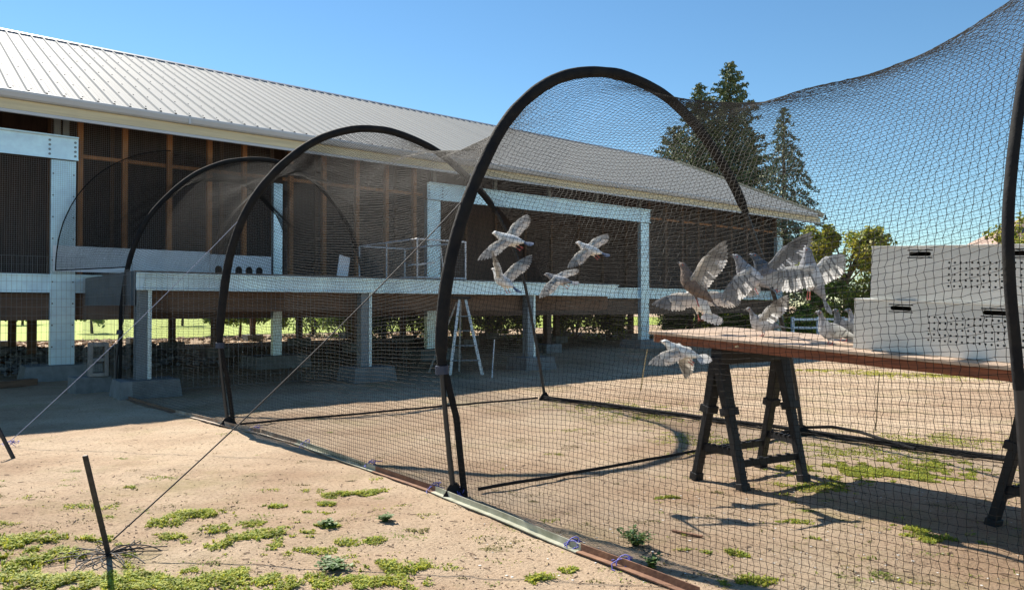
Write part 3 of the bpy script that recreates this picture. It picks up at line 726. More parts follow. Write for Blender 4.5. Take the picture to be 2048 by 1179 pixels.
for (x, y, lb) in ((612, 893, 'blue twine tie on the green rail between two hoops'), (742, 936, 'blue twine tie at the end of the green rail left of the rusty one'),
                   (868, 984, 'blue twine tie on the rusty rail left of the centre hoop foot'), (918, 994, 'blue twine tie beside the foot of the centre hoop'),
                   (1146, 1100, 'blue twine tie on the long green rail near the weed'), (1246, 1138, 'blue twine tie on the orange rusty rail at the bottom'),
                   (513, 862, 'blue twine tie right of the second hoop foot'), (20, 893, 'blue twine knot on the stake at the left edge')):
    p = gnd(x, y); m = MB()
    for k in range(6):
        a = random.uniform(0, 6.28); pts = []; q = Vector((0,0,0.055))
        for i in range(8):
            f = i/7; pts.append(q.copy()); q = q+Vector((math.cos(a+2.4*f*random.choice((-1,1))), math.sin(a+1.5*f), -0.25+random.uniform(-0.5,0.4)))*0.017
        m.tube([Vector((v.x, v.y, max(0.008, v.z))) for v in pts], 0.003, 5)
    pts = [Vector((0.035*math.cos(t), 0.035*math.sin(t)*0.6, 0.04+0.03*math.sin(t+0.6))) for t in np.linspace(0, 6.28, 12)]; m.tube(pts, 0.0035, 5)
    tag(m.build('twine_tie', M_twine, None, p), lb, 'twine', 'blue twine ties')

# ------------------------------------------------------------------ table, sawhorses, crates
TF = at(1297, 662, 6.10)
TE1 = Vector((0.62, -0.785, -0.048)).normalized()
TE2 = Vector((0.785, 0.62, 0.018)).normalized(); TE2 = (TE2-TE1*TE2.dot(TE1)).normalized()
TE3 = TE1.cross(TE2).normalized()
if TE3.z < 0: TE3 = -TE3
def TB(s, w, h=0): return TF + TE1*s + TE2*w + TE3*h
TROT = Matrix((TE1, TE2, TE3)).transposed() if TE1.cross(TE2).dot(TE3) > 0 else None
def framed(o, origin): 
    o.matrix_world = Matrix.Translation(origin) @ TROT.to_4x4(); return o
table = framed(empty('plank_table', (0,0,0), 0, 'long plank table on black sawhorses with a reddish timber edge', 'table'), TF)
TL, TWD = 3.5, 1.06
m = MB()
m.box((0, 0.0, -0.022), (TL, TWD, 0)); bevel(m.build('table_top', M_top, table), 0.003)
for (a, b) in (((0.05, 0.012, -0.085), (TL, 0.050, -0.024)), ((0.05, TWD-0.05, -0.085), (TL, TWD-0.012, -0.024))):
    m = MB(); m.box(a, b); bevel(m.build('side_board', M_redw, table), 0.003)
for x in (0.012, 0.9, 1.8, 2.7):
    m = MB(); m.box((x, 0.052, -0.085), (x+0.038, TWD-0.052, -0.024)); bevel(m.build('cross_board', M_redw if x > 0.1 else M_top, table), 0.003)
def sawhorse(legs, label, top_drop=0.088):
    """legs: four ground points A,B (near pair), C,D (far pair), going round"""
    A, Bq, Cq, D = [Vector(p) for p in legs]; c = (A+Bq+Cq+D)/4
    r = empty('sawhorse', (c.x, c.y, 0), 0, label, 'sawhorse', 'black sawhorses under the table')
    o = Vector((c.x, c.y, 0)); e1 = ((A+Bq)/2-o); e2 = ((Cq+D)/2-o)
    ax = (e2-e1).normalized()
    def topz(p):   # underside of the table above point p
        k = ((TF-TE3*top_drop)-p).dot(TE3)/TE3.z; return p.z+k
    za = topz(o+e1)-0.0; zb = topz(o+e2)
    m = MB(); m.beam(e1*1.08+Vector((0,0,za-0.06)), e2*1.08+Vector((0,0,zb-0.06)), 0.11, 0.12); bevel(m.build('top_beam', M_plast, r), 0.012)
    side = Vector((-ax.y, ax.x, 0))
    def leg(p, e, z, nm='leg'):
        p = p-o; tp = e*0.98+Vector((0,0,z-0.05)); tp = tp+(p-tp)*0.02
        mid = p.lerp(tp, 0.58)
        m = MB(); m.beam(mid, tp, 0.085, 0.062, side, w2=0.115, h2=0.075); m.beam(p, p.lerp(tp, 0.62), 0.070, 0.052, side)
        lg = bevel(m.build('leg', M_plast, r), 0.006)
        m = MB(); m.beam(p.lerp(tp, 0.555), p.lerp(tp, 0.615), 0.112, 0.092, side); m.beam(p.lerp(tp, 0.56)+ax*0.04, p.lerp(tp, 0.59)+ax*0.04, 0.05, 0.05, side); bevel(m.build('height_collar', M_plast, lg), 0.004)
        m = MB(); 
        for k in range(9): q = p.lerp(tp, 0.12+k*0.046); m.beam(q+ax*0.034, q+ax*0.034+(tp-p).normalized()*0.016, 0.05, 0.012, side)
        m.build('teeth', M_plast, lg)
        m = MB(); m.beam(p+Vector((0,0,-0.012)), p+(tp-p).normalized()*0.05, 0.088, 0.07, side); bevel(m.build('foot', M_plast, lg), 0.006)
        return p, tp
    L = [leg(A, e1, za), leg(Bq, e1, za), leg(Cq, e2, zb), leg(D, e2, zb)]
    for (i, j, f) in ((0, 1, 0.27), (3, 2, 0.30), (1, 2, 0.19), (0, 3, 0.22)):
        p = L[i][0].lerp(L[i][1], f); q = L[j][0].lerp(L[j][1], f)
        m = MB(); m.beam(p, q, 0.022, 0.05); 
        for k in range(5): c2 = p.lerp(q, 0.2+0.15*k); m.beam(c2+Vector((0,0,0.02)), c2+Vector((0,0,0.036)), 0.03, 0.03)
        m.build('spreader', M_plast, r)
    return r
def lg(x, y): return gnd(x, y)
sawhorse([lg(1392,955), lg(1487,980), lg(1608,961), lg(1521,932)], 'black plastic sawhorse with four notched legs under the left end of the table')
off = TE1.copy(); off.z = 0; off = off.normalized()*1.93 + Vector((TE2.x, TE2.y, 0))*0.40
sawhorse([lg(1392,955)+off, lg(1487,980)+off, lg(1608,961)+off, lg(1521,932)+off], 'black plastic sawhorse whose leg shows at the right edge under the crates')

def crate(s, w, h, L, D, Hh, label, holes_at, slots, ncol=24):
    r = framed(empty('pigeon_crate', (0,0,0), 0, label, 'crate', 'metal pigeon crates on the table'), TB(s, w, h))
    t = 0.004
    # front panel made of cells: plain, round hole or rounded slot
    cellw = 0.0315; cellh = 0.0355; y0 = 0.0
    hz0 = 0.075; nrow = 5; hx0 = holes_at; hx1 = hx0+ncol*cellw; hz1 = hz0+nrow*cellh
    m = MB()
    def ringcell(x0, x1, z0, z1, pts):
        # rectangle with a hole outline pts (counter clockwise), bridged by nearest corner fan
        k = len(pts); out = []
        cx = (x0+x1)/2; cz = (z0+z1)/2
        for (px, pz) in pts:
            dx = px-cx; dz = pz-cz; sc = min(((x1-x0)/2)/max(abs(dx),1e-6), ((z1-z0)/2)/max(abs(dz),1e-6)); out.append((cx+dx*sc, cz+dz*sc))
        corners = [(x1,z1),(x0,z1),(x0,z0),(x1,z0)]
        V = [(x, y0, z) for x, z in pts]+[(x, y0, z) for x, z in out]+[(x, y0+t, z) for x, z in pts]
        F = [(i, (i+1)%k, k+(i+1)%k, k+i) for i in range(k)]+[(i, 2*k+i, 2*k+(i+1)%k, (i+1)%k) for i in range(k)]
        m.add(V, F)
        for i in range(k):
            a = out[i]; b = out[(i+1)%k]
            if abs(a[0]-b[0]) > 1e-6 and abs(a[1]-b[1]) > 1e-6:
                c = min(corners, key=lambda q: math.hypot(q[0]-a[0], q[1]-a[1])+math.hypot(q[0]-b[0], q[1]-b[1]))
                m.add([(a[0],y0,a[1]),(b[0],y0,b[1]),(c[0],y0,c[1])], [(0,2,1)])
    def plain(x0, x1, z0, z1): m.add([(x0,y0,z0),(x1,y0,z0),(x1,y0,z1),(x0,y0,z1)], [(0,1,2,3)])
    for i in range(ncol):
        for j in range(nrow):
            x = hx0+i*cellw; z = hz0+j*cellh; cx = x+cellw/2; cz = z+cellh/2; rr = 0.0068
            ringcell(x, x+cellw, z, z+cellh, [(cx+rr*math.cos(a*math.pi/5), cz+rr*math.sin(a*math.pi/5)) for a in range(10)])
    sz0, sz1 = Hh-0.075, Hh-0.022
    plain(0, L, 0, hz0); plain(0, hx0, hz0, hz1); plain(hx1, L, hz0, hz1); plain(0, L, hz1, sz0); plain(0, L, sz1, Hh)
    x = 0
    for sx in slots:
        plain(x, sx-0.075, sz0, sz1); pts = []
        cz = (sz0+sz1)/2; rr = 0.0135; hl = 0.052
        for a in range(7): pts.append((sx+hl+rr*math.cos(-math.pi/2+math.pi*a/6), cz+rr*math.sin(-math.pi/2+math.pi*a/6)))
        for a in range(7): pts.append((sx-hl+rr*math.cos(math.pi/2+math.pi*a/6), cz+rr*math.sin(math.pi/2+math.pi*a/6)))
        ringcell(sx-0.075, sx+0.075, sz0, sz1, pts); x = sx+0.075
    plain(x, L, sz0, sz1)
    m.build('front_panel', M_crate, r)
    m = MB(); m.box((0, t, 0), (t, D, Hh)); m.build('end_panel', M_crate, r)
    m = MB(); m.box((L-t, t, 0), (L, D, Hh)); m.build('end_panel', M_crate, r)
    m = MB(); m.box((t, D-t, 0), (L-t, D, Hh)); m.build('back_panel', M_crate, r)
    m = MB(); m.box((t, t, 0.001), (L-t, D-t, 0.006)); m.build('floor_panel', M_inside, r)
    m = MB(); m.box((-0.003, -0.004, Hh-0.006), (L+0.003, D+0.003, Hh+0.004)); bevel(m.build('lid', M_crate, r), 0.002)
    m = MB(); m.box((t+0.001, D*0.5, 0.008), (L-t-0.001, D*0.5+0.004, Hh-0.012)); m.build('divider', M_inside, r)
    for sx in slots:
        m = MB(); m.tube([(sx, -0.001, Hh-0.012), (sx, -0.006, Hh-0.012)], 0.006, 8); m.build('rivet', M_alu, r)
def tray(x, y):    # table coordinates under a pixel
    d = ray(x, y); C = Vector((0, 0, CAM_H)); k = (TF-C).dot(TE3)/d.dot(TE3); p = C+d*k-TF; return p.dot(TE1), p.dot(TE2)

c1 = tray(1706, 696)
crate(c1[0], c1[1], 0.003, 1.66, 0.52, 0.327, 'lower grey metal pigeon crate with punched air holes on the plank table', 0.455, (0.30, 0.83, 1.36))
crate(c1[0]+0.10, c1[1]+0.010, 0.337, 1.66, 0.50, 0.337, 'upper grey metal pigeon crate with punched air holes, stacked on the other', 0.455, (0.30, 0.83, 1.36))

# ------------------------------------------------------------------ pigeons
def feather(m, root, d, nrm, L, w, mi, curl=0.06):
    d = Vector(d).normalized(); nrm = Vector(nrm); sd_ = d.cross(nrm).normalized(); up = sd_.cross(d).normalized(); root = Vector(root)
    st = [(0, 0.35), (0.3, 0.85), (0.7, 1.0), (0.92, 0.72), (1.0, 0.18)]
    V = []; F = []
    for f, ww in st:
        c = root+d*(L*f)-up*(curl*L*f*f)
        V += [c-sd_*(w*ww/2), c+up*(0.0018*(1-f)+0.0006), c+sd_*(w*ww/2)]
    for i in range(4):
        for k in (0, 1): a = i*3+k; F.append((a, a+1, a+4, a+3))
    m.add(V, F, mi, True)
PAL = {
 'white':  ((0.80, 0.78, 0.74), (0.86, 0.84, 0.80), (0.82, 0.80, 0.76)),
 'pale':   ((0.50, 0.51, 0.53), (0.76, 0.76, 0.75), (0.30, 0.31, 0.34)),
 'grey':   ((0.15, 0.16, 0.19), (0.40, 0.41, 0.43), (0.10, 0.12, 0.15)),
 'brown':  ((0.16, 0.12, 0.10), (0.74, 0.71, 0.67), (0.20, 0.16, 0.14)),
 'bluetail': ((0.72, 0.72, 0.70), (0.84, 0.82, 0.78), (0.17, 0.22, 0.33)),
}
def pigeon_mats(k):
    a, b, c = PAL[k]
    return [mat('plumage_'+k, a, 0.85, 0, 0.28, 22, bump=0.35, bscale=70), mat('wing_'+k, b, 0.8, 0, 0.0, 26, translucent=0.62, col2=tuple(x*0.80 for x in b)), mat('tail_'+k, c, 0.8, 0, 0.2, 20, translucent=0.25),
            mat('quill_'+k, tuple(x*0.33 for x in b), 0.8, 0, 0.3, 18, translucent=0.3), mat('beak', (0.10, 0.09, 0.09), 0.4), mat('pink_leg', (0.50, 0.12, 0.11), 0.6), mat('eye', (0.35, 0.06, 0.01), 0.2), mat('cere', (0.7, 0.68, 0.66), 0.7)]
def pigeon(pos, heading, pitch, roll, pal, label, wl=None, wr=None, tail=0.5, perched=False, scale=1.0, sweep=0.0, legs=True):
    m = MB()
    if perched: S = [(-.135,-.004,.012,.009),(-.10,-.002,.026,.02),(-.06,-.004,.044,.040),(-.01,-.006,.056,.055),(.04,-.002,.060,.061),(.075,.016,.053,.056),(.098,.045,.037,.041),(.108,.072,.027,.030),(.116,.094,.022,.024),(.126,.110,.0225,.0225),(.141,.114,.018,.018),(.153,.110,.010,.010)]
    else: S = [(-.135,.0,.012,.009),(-.10,.0,.026,.02),(-.06,-.002,.042,.036),(-.01,-.004,.053,.050),(.04,-.002,.055,.054),(.08,.006,.047,.048),(.108,.022,.034,.036),(.128,.036,.026,.027),(.146,.046,.0225,.0225),(.162,.048,.0185,.0185),(.176,.044,.010,.010)]
    n = 14; V = []; F = []
    for i, (x, z, ry, rz) in enumerate(S):
        for j in range(n):
            a = 2*math.pi*j/n; V.append((x-0.25*rz*math.sin(a)*(1 if 4 < i < 9 else 0), ry*math.cos(a), z+rz*math.sin(a)))
    for i in range(len(S)-1):
        for j in range(n): j2 = (j+1)%n; F.append((i*n+j, (i+1)*n+j, (i+1)*n+j2, i*n+j2))
    F.append(tuple(range(n))); F.append(tuple((len(S)-1)*n+j for j in range(n))[::-1]); m.add(V, F, 0, True)
    if pal in ('grey', 'pale'):                          # darker head, neck and rump
        for i in range(len(F)-2):
            st_ = i//n
            if st_ >= len(S)-6 or st_ < 2: m.m[i] = 2
    hx, hz = S[-1][0], S[-1][1]
    m.tube([(hx-.006, 0, hz), (hx+.010, 0, hz-.004), (hx+.022, 0, hz-.011)], [.0078, .005, .0012], 8, 4)
    m.tube([(hx+.001, 0, hz+.006), (hx+.009, 0, hz+.002)], [.006, .003], 6, 7)
    ex, ez, er = S[-3][0]+0.008, S[-3][1]+0.005, S[-3][2]
    for s in (-1, 1): m.tube([(ex, s*(er-.004), ez), (ex, s*(er+.0012), ez)], [.0042, .003], 8, 6)
    for k in range(11):                                  # tail fan
        f = (k-5)/5; a = f*tail
        feather(m, (-.095, f*.012, .003-abs(f)*.004), (-math.cos(a), -math.sin(a), -0.05), (0,0,1), .135-.012*abs(f), .026, 2, 0.03)
    if perched and wl is None:
        for s in (-1, 1):                                # folded wings
            W = [(.075,.030,.012,.030,.010),(.05,.052,.010,.046,.014),(.0,.062,.006,.050,.015),(-.05,.054,.004,.042,.013),(-.10,.036,.006,.028,.010),(-.145,.020,.006,.014,.007),(-.19,.010,.004,.005,.003)]
            V = []; F = []
            for (x, y, z, h, th) in W:
                for j in range(10): a = 2*math.pi*j/10; V.append((x, s*(y+th*math.cos(a)-0.25*h*max(0, math.sin(a))), z+h*math.sin(a)+.004))
            for i in range(len(W)-1):
                for j in range(10): j2 = (j+1)%10; f4 = (i*10+j, (i+1)*10+j, (i+1)*10+j2, i*10+j2); F.append(f4 if s > 0 else f4[::-1])
            m.add(V, F, 1, True)
            for k in range(5): feather(m, (-.05-.012*k, s*(.060-.006*k), .006-.006*k), (-1, -s*.16, -.03+.02*k), (0, s, .3), .12+.006*k, .020, 3 if k > 1 else 1, 0.02)
            for k in range(2): m.beam((.02-.06*k, s*.073, -.02), (-.01-.06*k, s*.066, .03), .010, .004, (0,s,0), 3)
    for s, wp in ((1, wl), (-1, wr)):
        if wp is None: continue
        el, sw, fold = wp                                 # lift, sweep back, folding of the hand (degrees, degrees, 0..1)
        el = R(el); sw = R(sw)
        RM = Matrix.Rotation(s*el, 3, 'X') @ Matrix.Rotation(s*sw, 3, 'Z')
        org = Vector((.045, s*.038, .026))
        def Q(x, y, z=0): return org+RM @ Vector((x, s*y, z))
        nr = RM @ Vector((0, 0, 1))
        def D(x, y, z=0): return RM @ Vector((x, s*y, z))
        elb = (-.02, .075); wri = (.03-.02*fold, .150-.03*fold)
        m.tube([Q(0, -.01), Q(elb[0]*.3+.012, .05), Q(.022, .10, .002), Q(wri[0], wri[1]), Q(wri[0]-.01-.03*fold, wri[1]+.05-.02*fold)], [.020, .016, .012, .009, .003], 8, 1)
        K = 10
        for k in range(K):                               # primaries
            f = k/(K-1); a = R(12+78*f+25*fold*(1-f)) ; L = .165-.045*f; 
            feather(m, Q(wri[0]-.002-.012*f, wri[1]+.030*(1-f)-.01*f, -.001*k), D(-math.sin(a), math.cos(a), -.02), nr, L, .027, 3 if f < .55 else 1, 0.10)
        for k in range(9):                               # secondaries
            f = k/8; y = wri[1]*(1-f)+.015*f; x = .014-.012*f
            feather(m, Q(x, y, -.002), D(-1, .25*(1-f)-.12*f, -.03), nr, .118-.012*f, .030, 3 if pal in ('pale', 'grey', 'brown') and k % 4 == 0 else 1, 0.08)
        for k in range(12):                              # coverts over and under the arm
            f = k/11; y = (wri[1]+.03)*(1-f)+.01*f; x = .022-.006*f
            feather(m, Q(x, y, .006), D(-1, .35*(1-f), -.06), nr, .062, .030, 3 if pal in ('pale', 'grey') and k % 3 == 1 else 1, 0.10)
            feather(m, Q(x, y, -.006), D(-1, .35*(1-f), .04), nr, .055, .030, 1, 0.02)
    if legs:
        for s in (-1, 1):
            if perched: hip, kn, ft = Vector((.008, s*.026, -.045)), Vector((-.010, s*.028, -.072)), None
            else: hip, kn = Vector((-.02, s*.022, -.035)), Vector((-.055, s*.020, -.055))
            m.tube([hip+Vector((0,0,.012)), hip, kn], [.014, .012, .005], 7, 0)
            if not perched:
                e = kn+Vector((-.02, 0, -.012)); m.tube([kn, e], .0028, 6, 5)
                for a in (-.4, 0, .4): m.tube([e, e+Vector((-.022, a*.03, -.012))], [.0025, .0012], 5, 5)
            else:
                # shank and toes in world-upright frame: undo the body pitch
                inv = Matrix.Rotation(R(pitch), 3, 'Y')
                kw = inv.inverted() @ kn
                kw = Matrix.Rotation(-R(pitch), 3, 'Y') @ kn
                fw = Vector((kw.x+.012, kw.y, -.100)); back = Matrix.Rotation(R(pitch), 3, 'Y')
                m.tube([back @ kw, back @ fw], .0034, 6, 5)
                for a in (-.5, 0, .5): m.tube([back @ fw, back @ (fw+Vector((.032*math.cos(a), .032*math.sin(a), -.001)))], [.0032, .0018], 5, 5)
                m.tube([back @ fw, back @ (fw+Vector((-.016, 0, -.001)))], [.003, .0016], 5, 5)
    o = m.build('pigeon', pigeon_mats(pal))
    Rm = Matrix.Rotation(R(heading), 4, 'Z') @ Matrix.Rotation(-R(pitch), 4, 'Y') @ Matrix.Rotation(R(roll), 4, 'X')
    o.matrix_world = Matrix.Translation(pos) @ Rm @ Matrix.Scale(scale, 4)
    return tag(o, label, 'pigeon', 'pigeons perched on the table' if perched else 'pigeons in flight')
def perch(x, y, heading, pal, label, pitch=14, scale=0.92, **kw):
    s, w = tray(x, y); p = TB(s, w, 0)+Vector((0,0,.101*scale)); return pigeon(p, heading, pitch, 0, pal, label, perched=True, scale=scale, **kw)
pigeon(at(1022, 480, 6.3), 150, 10, -34, 'bluetail', 'white flying pigeon with blue grey tail, uppermost of the four left of the table', (-2, -12, .0), (8, 0, .1), .3, scale=.98)
pigeon(at(1182, 500, 6.6), 148, 16, -32, 'bluetail', 'small pale flying pigeon with drooping wings, rightmost of the four near the steel column', (-8, -6, .1), (0, 4, .2), .3, scale=0.84)
pigeon(at(1008, 562, 6.1), 138, 26, -6, 'bluetail', 'flying pigeon with both wings raised in a V beside the centre hoop', (58, 0, .1), (44, 4, .1), .3, scale=.9)
pigeon(at(1120, 560, 6.4), 146, 8, -30, 'pale', 'flying pigeon with a fanned tan wing between the others and the steel column', (-4, 0, .1), (-10, 6, .3), .4, scale=0.82)
pigeon(at(1366, 704, 5.5), 158, 14, -24, 'white', 'white flying pigeon with spread wing just below the table corner', (2, -24, .0), (-78, 10, .4), .9, scale=.95)
pigeon(at(1392, 574, 5.6), 158, 42, 4, 'brown', 'brown chested pigeon flaring its wings upward to land above the table corner', (66, 0, .1), (74, -8, .1), .8, scale=1.2)
pigeon(at(1398, 604, 6.05), 118, 38, 0, 'white', 'white winged pigeon fluttering behind and below the brown chested one', (-6, 4, .1), (2, 4, .1), 1.0, scale=1.25)
pigeon(at(1505, 552, 5.7), 172, 34, -8, 'pale', 'pale pigeon hovering over the table with its near wing swept down', (-46, -12, .1), (-30, 20, .2), .5, scale=1.18)
pigeon(at(1543, 548, 6.0), 176, 30, 6, 'grey', 'grey pigeon with tall raised wings behind the pale hovering one', (62, 14, .1), (44, 30, .1), .5, scale=1.25)
pigeon(at(1626, 556, 5.1), 140, 62, 0, 'pale', 'largest looking pale pigeon rising upright with wings spread beside the crates', (-30, -4, .0), (22, -10, .1), .5, scale=1.22)
perch(1527, 672, 176, 'pale', 'speckled pigeon on the table with one wing still raised', 6, wl=(58, 26, .2), wr=(26, 34, .3))
perch(1664, 689, 188, 'pale', 'white breasted pigeon standing on the table in front of the crates')
perch(1690, 682, 205, 'grey', 'grey pigeon standing just behind the white breasted one')
perch(1722, 680, 182, 'pale', 'pale pigeon half hidden behind the lower crate edge')
m = MB(); feather(m, (0,0,0), (1, 0.1, 0.15), (0.2, -1, 0.3), 0.09, 0.02, 0); o = m.build('loose_feather', mat('straw_feather', (0.65, 0.55, 0.33), 0.8, 0, 0.2, 30, translucent=0.3), None, TB(0.84, -0.01, -0.05))
tag(o, 'small pale feather stuck to the reddish edge of the table', 'feather')

# ------------------------------------------------------------------ plants
def blades(name, patches, mats, label, cat, w=0.006):
    """patches: (x, y, rx, ry, n, height, material index, spread)"""
    Vs = []; Fs = []; Ms = []; base = 0
    for (cx, cy, rx, ry, n, h, mi, spr) in patches:
        n = int(n)
        N4 = int(n*3.2)
        r = np.sqrt(rng.random(N4))*1.35; a = rng.random(N4)*2*np.pi
        x = cx+rx*r*np.cos(a); y = cy+ry*r*np.sin(a)
        keep = np.array([mnoise.noise((p*9, q*9, 5.5))+0.6*mnoise.noise((p*24, q*24, 1.5))+0.25*mnoise.noise((p*3, q*3, 8.)) for p, q in zip(x, y)])+0.42-0.80*r > 0
        x = x[keep][:n*2]; y = y[keep][:n*2]; r = np.minimum(r[keep][:n*2], 1.2); n = len(x)
        if n == 0: continue
        z = np.array([ground_z(p, q) for p, q in zip(x, y)]) - 0.002
        hh = 0.72*h*(0.35+0.9*rng.random(n))*(1.15-0.6*r); az = rng.random(n)*2*np.pi; ln = spr*(0.5+rng.random(n))
        dx, dy = np.cos(az), np.sin(az); px, py = -dy, dx; ww = w*(0.6+0.8*rng.random(n))
        P0 = np.stack([x-px*ww, y-py*ww, z], -1); P1 = np.stack([x+px*ww, y+py*ww, z], -1)
        mx = x+dx*hh*ln*.45; my = y+dy*hh*ln*.45; mz = z+hh*.65
        P2 = np.stack([mx-px*ww*.8, my-py*ww*.8, mz], -1); P3 = np.stack([mx+px*ww*.8, my+py*ww*.8, mz], -1)
        P4 = np.stack([x+dx*hh*ln*1.2, y+dy*hh*ln*1.2, z+hh*np.clip(1.1-.35*ln, .3, 1.1)], -1)
        V = np.stack([P0, P1, P2, P3, P4], 1).reshape(-1, 3); i = np.arange(n)[:, None]*5+base
        F = np.concatenate([np.concatenate([i, i+1, i+3], 1), np.concatenate([i, i+3, i+2], 1), np.concatenate([i+2, i+3, i+4], 1)], 0)
        Vs.append(V); Fs.append(F); mm = mi if mi >= 0 else 0
        sel = rng.integers(0, 2, n) if mi < 0 else np.full(n, mm); Ms.append(np.concatenate([sel, sel, sel])); base += n*5
    o = link(name, np_mesh(name, np.concatenate(Vs), np.concatenate(Fs), mats, 3, np.concatenate(Ms))); return tag(o, label, cat, kind='stuff')
MG = [mat('grass_bright', (0.42, 0.42, 0.045), 0.75, 0, 0.3, 9, translucent=0.35), mat('grass_deep', (0.25, 0.31, 0.04), 0.75, 0, 0.3, 9, translucent=0.3), mat('grass_olive', (0.20, 0.17, 0.05), 0.8, 0, 0.35, 9, translucent=0.2), mat('grass_straw', (0.36, 0.26, 0.12), 0.85, 0, 0.3, 9)]
def gp(px, py, rx, ry, dens, h, mi, spr=0.9):
    p = gnd(px, py); return (p.x, p.y, rx, ry, dens, h, mi, spr)
pt = []
for (x, y, rx, ry, n, h) in [(20,1085,.34,.16,900,.055),(70,1120,.40,.20,1500,.06),(130,1080,.24,.08,500,.05),(330,1045,.16,.10,380,.045),(390,1030,.20,.08,500,.045),(345,1075,.10,.07,160,.04),
        (480,1085,.26,.13,800,.045),(540,1070,.22,.09,500,.04),(440,1060,.12,.07,200,.04),(480,1050,.16,.06,250,.035),(600,1100,.20,.10,380,.03),(695,988,.16,.07,380,.04),(752,984,.13,.06,260,.04),(550,1012,.09,.05,150,.035),
        (655,1008,.10,.05,160,.035),(660,1052,.08,.05,160,.04),(690,1082,.18,.06,260,.03),(800,1135,.20,.09,420,.04),(760,1165,.18,.10,400,.04),(600,1165,.35,.12,700,.035),(420,1165,.55,.14,1500,.04),(200,1160,.5,.12,1500,.045),(60,1165,.5,.14,1800,.05),
        (1090,1160,.10,.06,240,.04),(1140,1140,.06,.04,60,.03),(620,1025,.14,.06,120,.025),(180,1015,.22,.08,240,.022),(265,975,.10,.05,120,.025),(620,980,.12,.05,60,.02),(745,1080,.10,.05,100,.03),
        (1340,993,.10,.05,200,.03),(1465,1108,.10,.06,220,.035),(1490,1160,.12,.08,320,.04),(1880,1080,.16,.10,420,.035),(1830,1060,.12,.06,200,.03),(1620,1080,.10,.05,120,.025),(1590,1045,.14,.05,160,.022),
        (1720,940,.60,.30,4200,.028),(1800,950,.50,.22,3600,.03),(1860,930,.45,.28,2400,.026),(1650,975,.3,.16,900,.024),(1700,900,.7,.5,2600,.022),(1420,880,.5,.4,1400,.02),(1300,830,.8,.6,2600,.02),(1200,810,.9,.5,2800,.02),(1850,880,.8,.5,2400,.02),(1150,860,.30,.12,160,.016),(1380,905,.2,.08,140,.02),(1930,880,.5,.3,500,.018),(1560,970,.16,.06,120,.018),(1110,905,.12,.05,70,.016)]:
    pt.append(gp(x, y, rx*1.2, ry*1.2, n*1.5, h, -1))
for (x, y, rx, ry) in [(1990,757,2.4,.7),(1880,752,1.8,.5),(1760,748,1.5,.4),(1640,742,1.2,.3)]: pt.append(gp(x, y, rx, ry, 1600, .06, 0))
blades('grass', pt, MG, 'low green grass tufts scattered over the sandy dirt', 'grass', 0.0045)
pt2 = []
for k in range(170):
    px = random.uniform(-40, 2040); py = 830+345*random.random()**1.0
    if px < 1000 and py < 950: continue
    p = gnd(px, py); q = random.uniform(.03, .12); pt2.append((p.x, p.y, q*1.3, q*.7, random.randint(10, 60), random.uniform(.012, .03), random.choice((-1, -1, 2)), 1.2))
blades('sparse_grass', pt2, MG, 'thin scattered grass sprigs between the larger tufts', 'grass', 0.0038)
pt = []
for k in range(330):                                     # dry flattened weeds and litter
    px = random.uniform(-40, 2048); py = 800+370*random.random()**1.1
    if px < 300 and py < 870: continue
    p = gnd(px, py); s = random.uniform(.04, .17); pt.append((p.x, p.y, s*1.3, s*.6, random.randint(12, 60), random.uniform(.008, .022), random.choice((2, 2, 3, 1)), 1.8))
blades('dry_weeds', pt, MG, 'flattened dry olive weeds dotted over the dirt', 'weeds', 0.0035)
m = MB()                                                  # pebbles, twigs and droppings too small to count
for k in range(4200):
    p = gnd(random.uniform(-30, 2060), 795+400*random.random()**0.9); s = random.uniform(.002, .008); z = ground_z(p.x, p.y)
    if random.random() < .12:
        a = random.uniform(0, 6.28); L = random.uniform(.01, .05); m.beam((p.x, p.y, z+.004), (p.x+math.cos(a)*L, p.y+math.sin(a)*L, z+.006), .004, .003)
    else: m.add([(p.x+s, p.y, z), (p.x, p.y+s*.8, z), (p.x-s*1.1, p.y, z), (p.x, p.y-s, z), (p.x, p.y, z+s*.8)], [(0,1,4),(1,2,4),(2,3,4),(3,0,4)])
tag(m.build('litter', mat('litter_brown', (0.17, 0.11, 0.07), 0.9, 0, 0.5, 6)), 'small dark pebbles and twig litter strewn on the dirt', 'litter', kind='stuff')
m = MB()
for k in range(260):
    p = gnd(random.uniform(950, 2050), 800+370*random.random()); z = ground_z(p.x, p.y)+.003; r_ = random.uniform(.003, .009); a0 = random.uniform(0, 6)
    V = [(p.x+r_*random.uniform(.6, 1.3)*math.cos(a0+q*1.047), p.y+r_*random.uniform(.6, 1.3)*math.sin(a0+q*1.047), z) for q in range(6)]; m.add(V+[(p.x, p.y, z+.002)], [(q, (q+1) % 6, 6) for q in range(6)])
tag(m.build('droppings', mat('dropping_white', (0.72, 0.70, 0.66), .8, 0, .2, 30)), 'small white droppings and down specks on the dirt under the net', 'litter', kind='stuff')
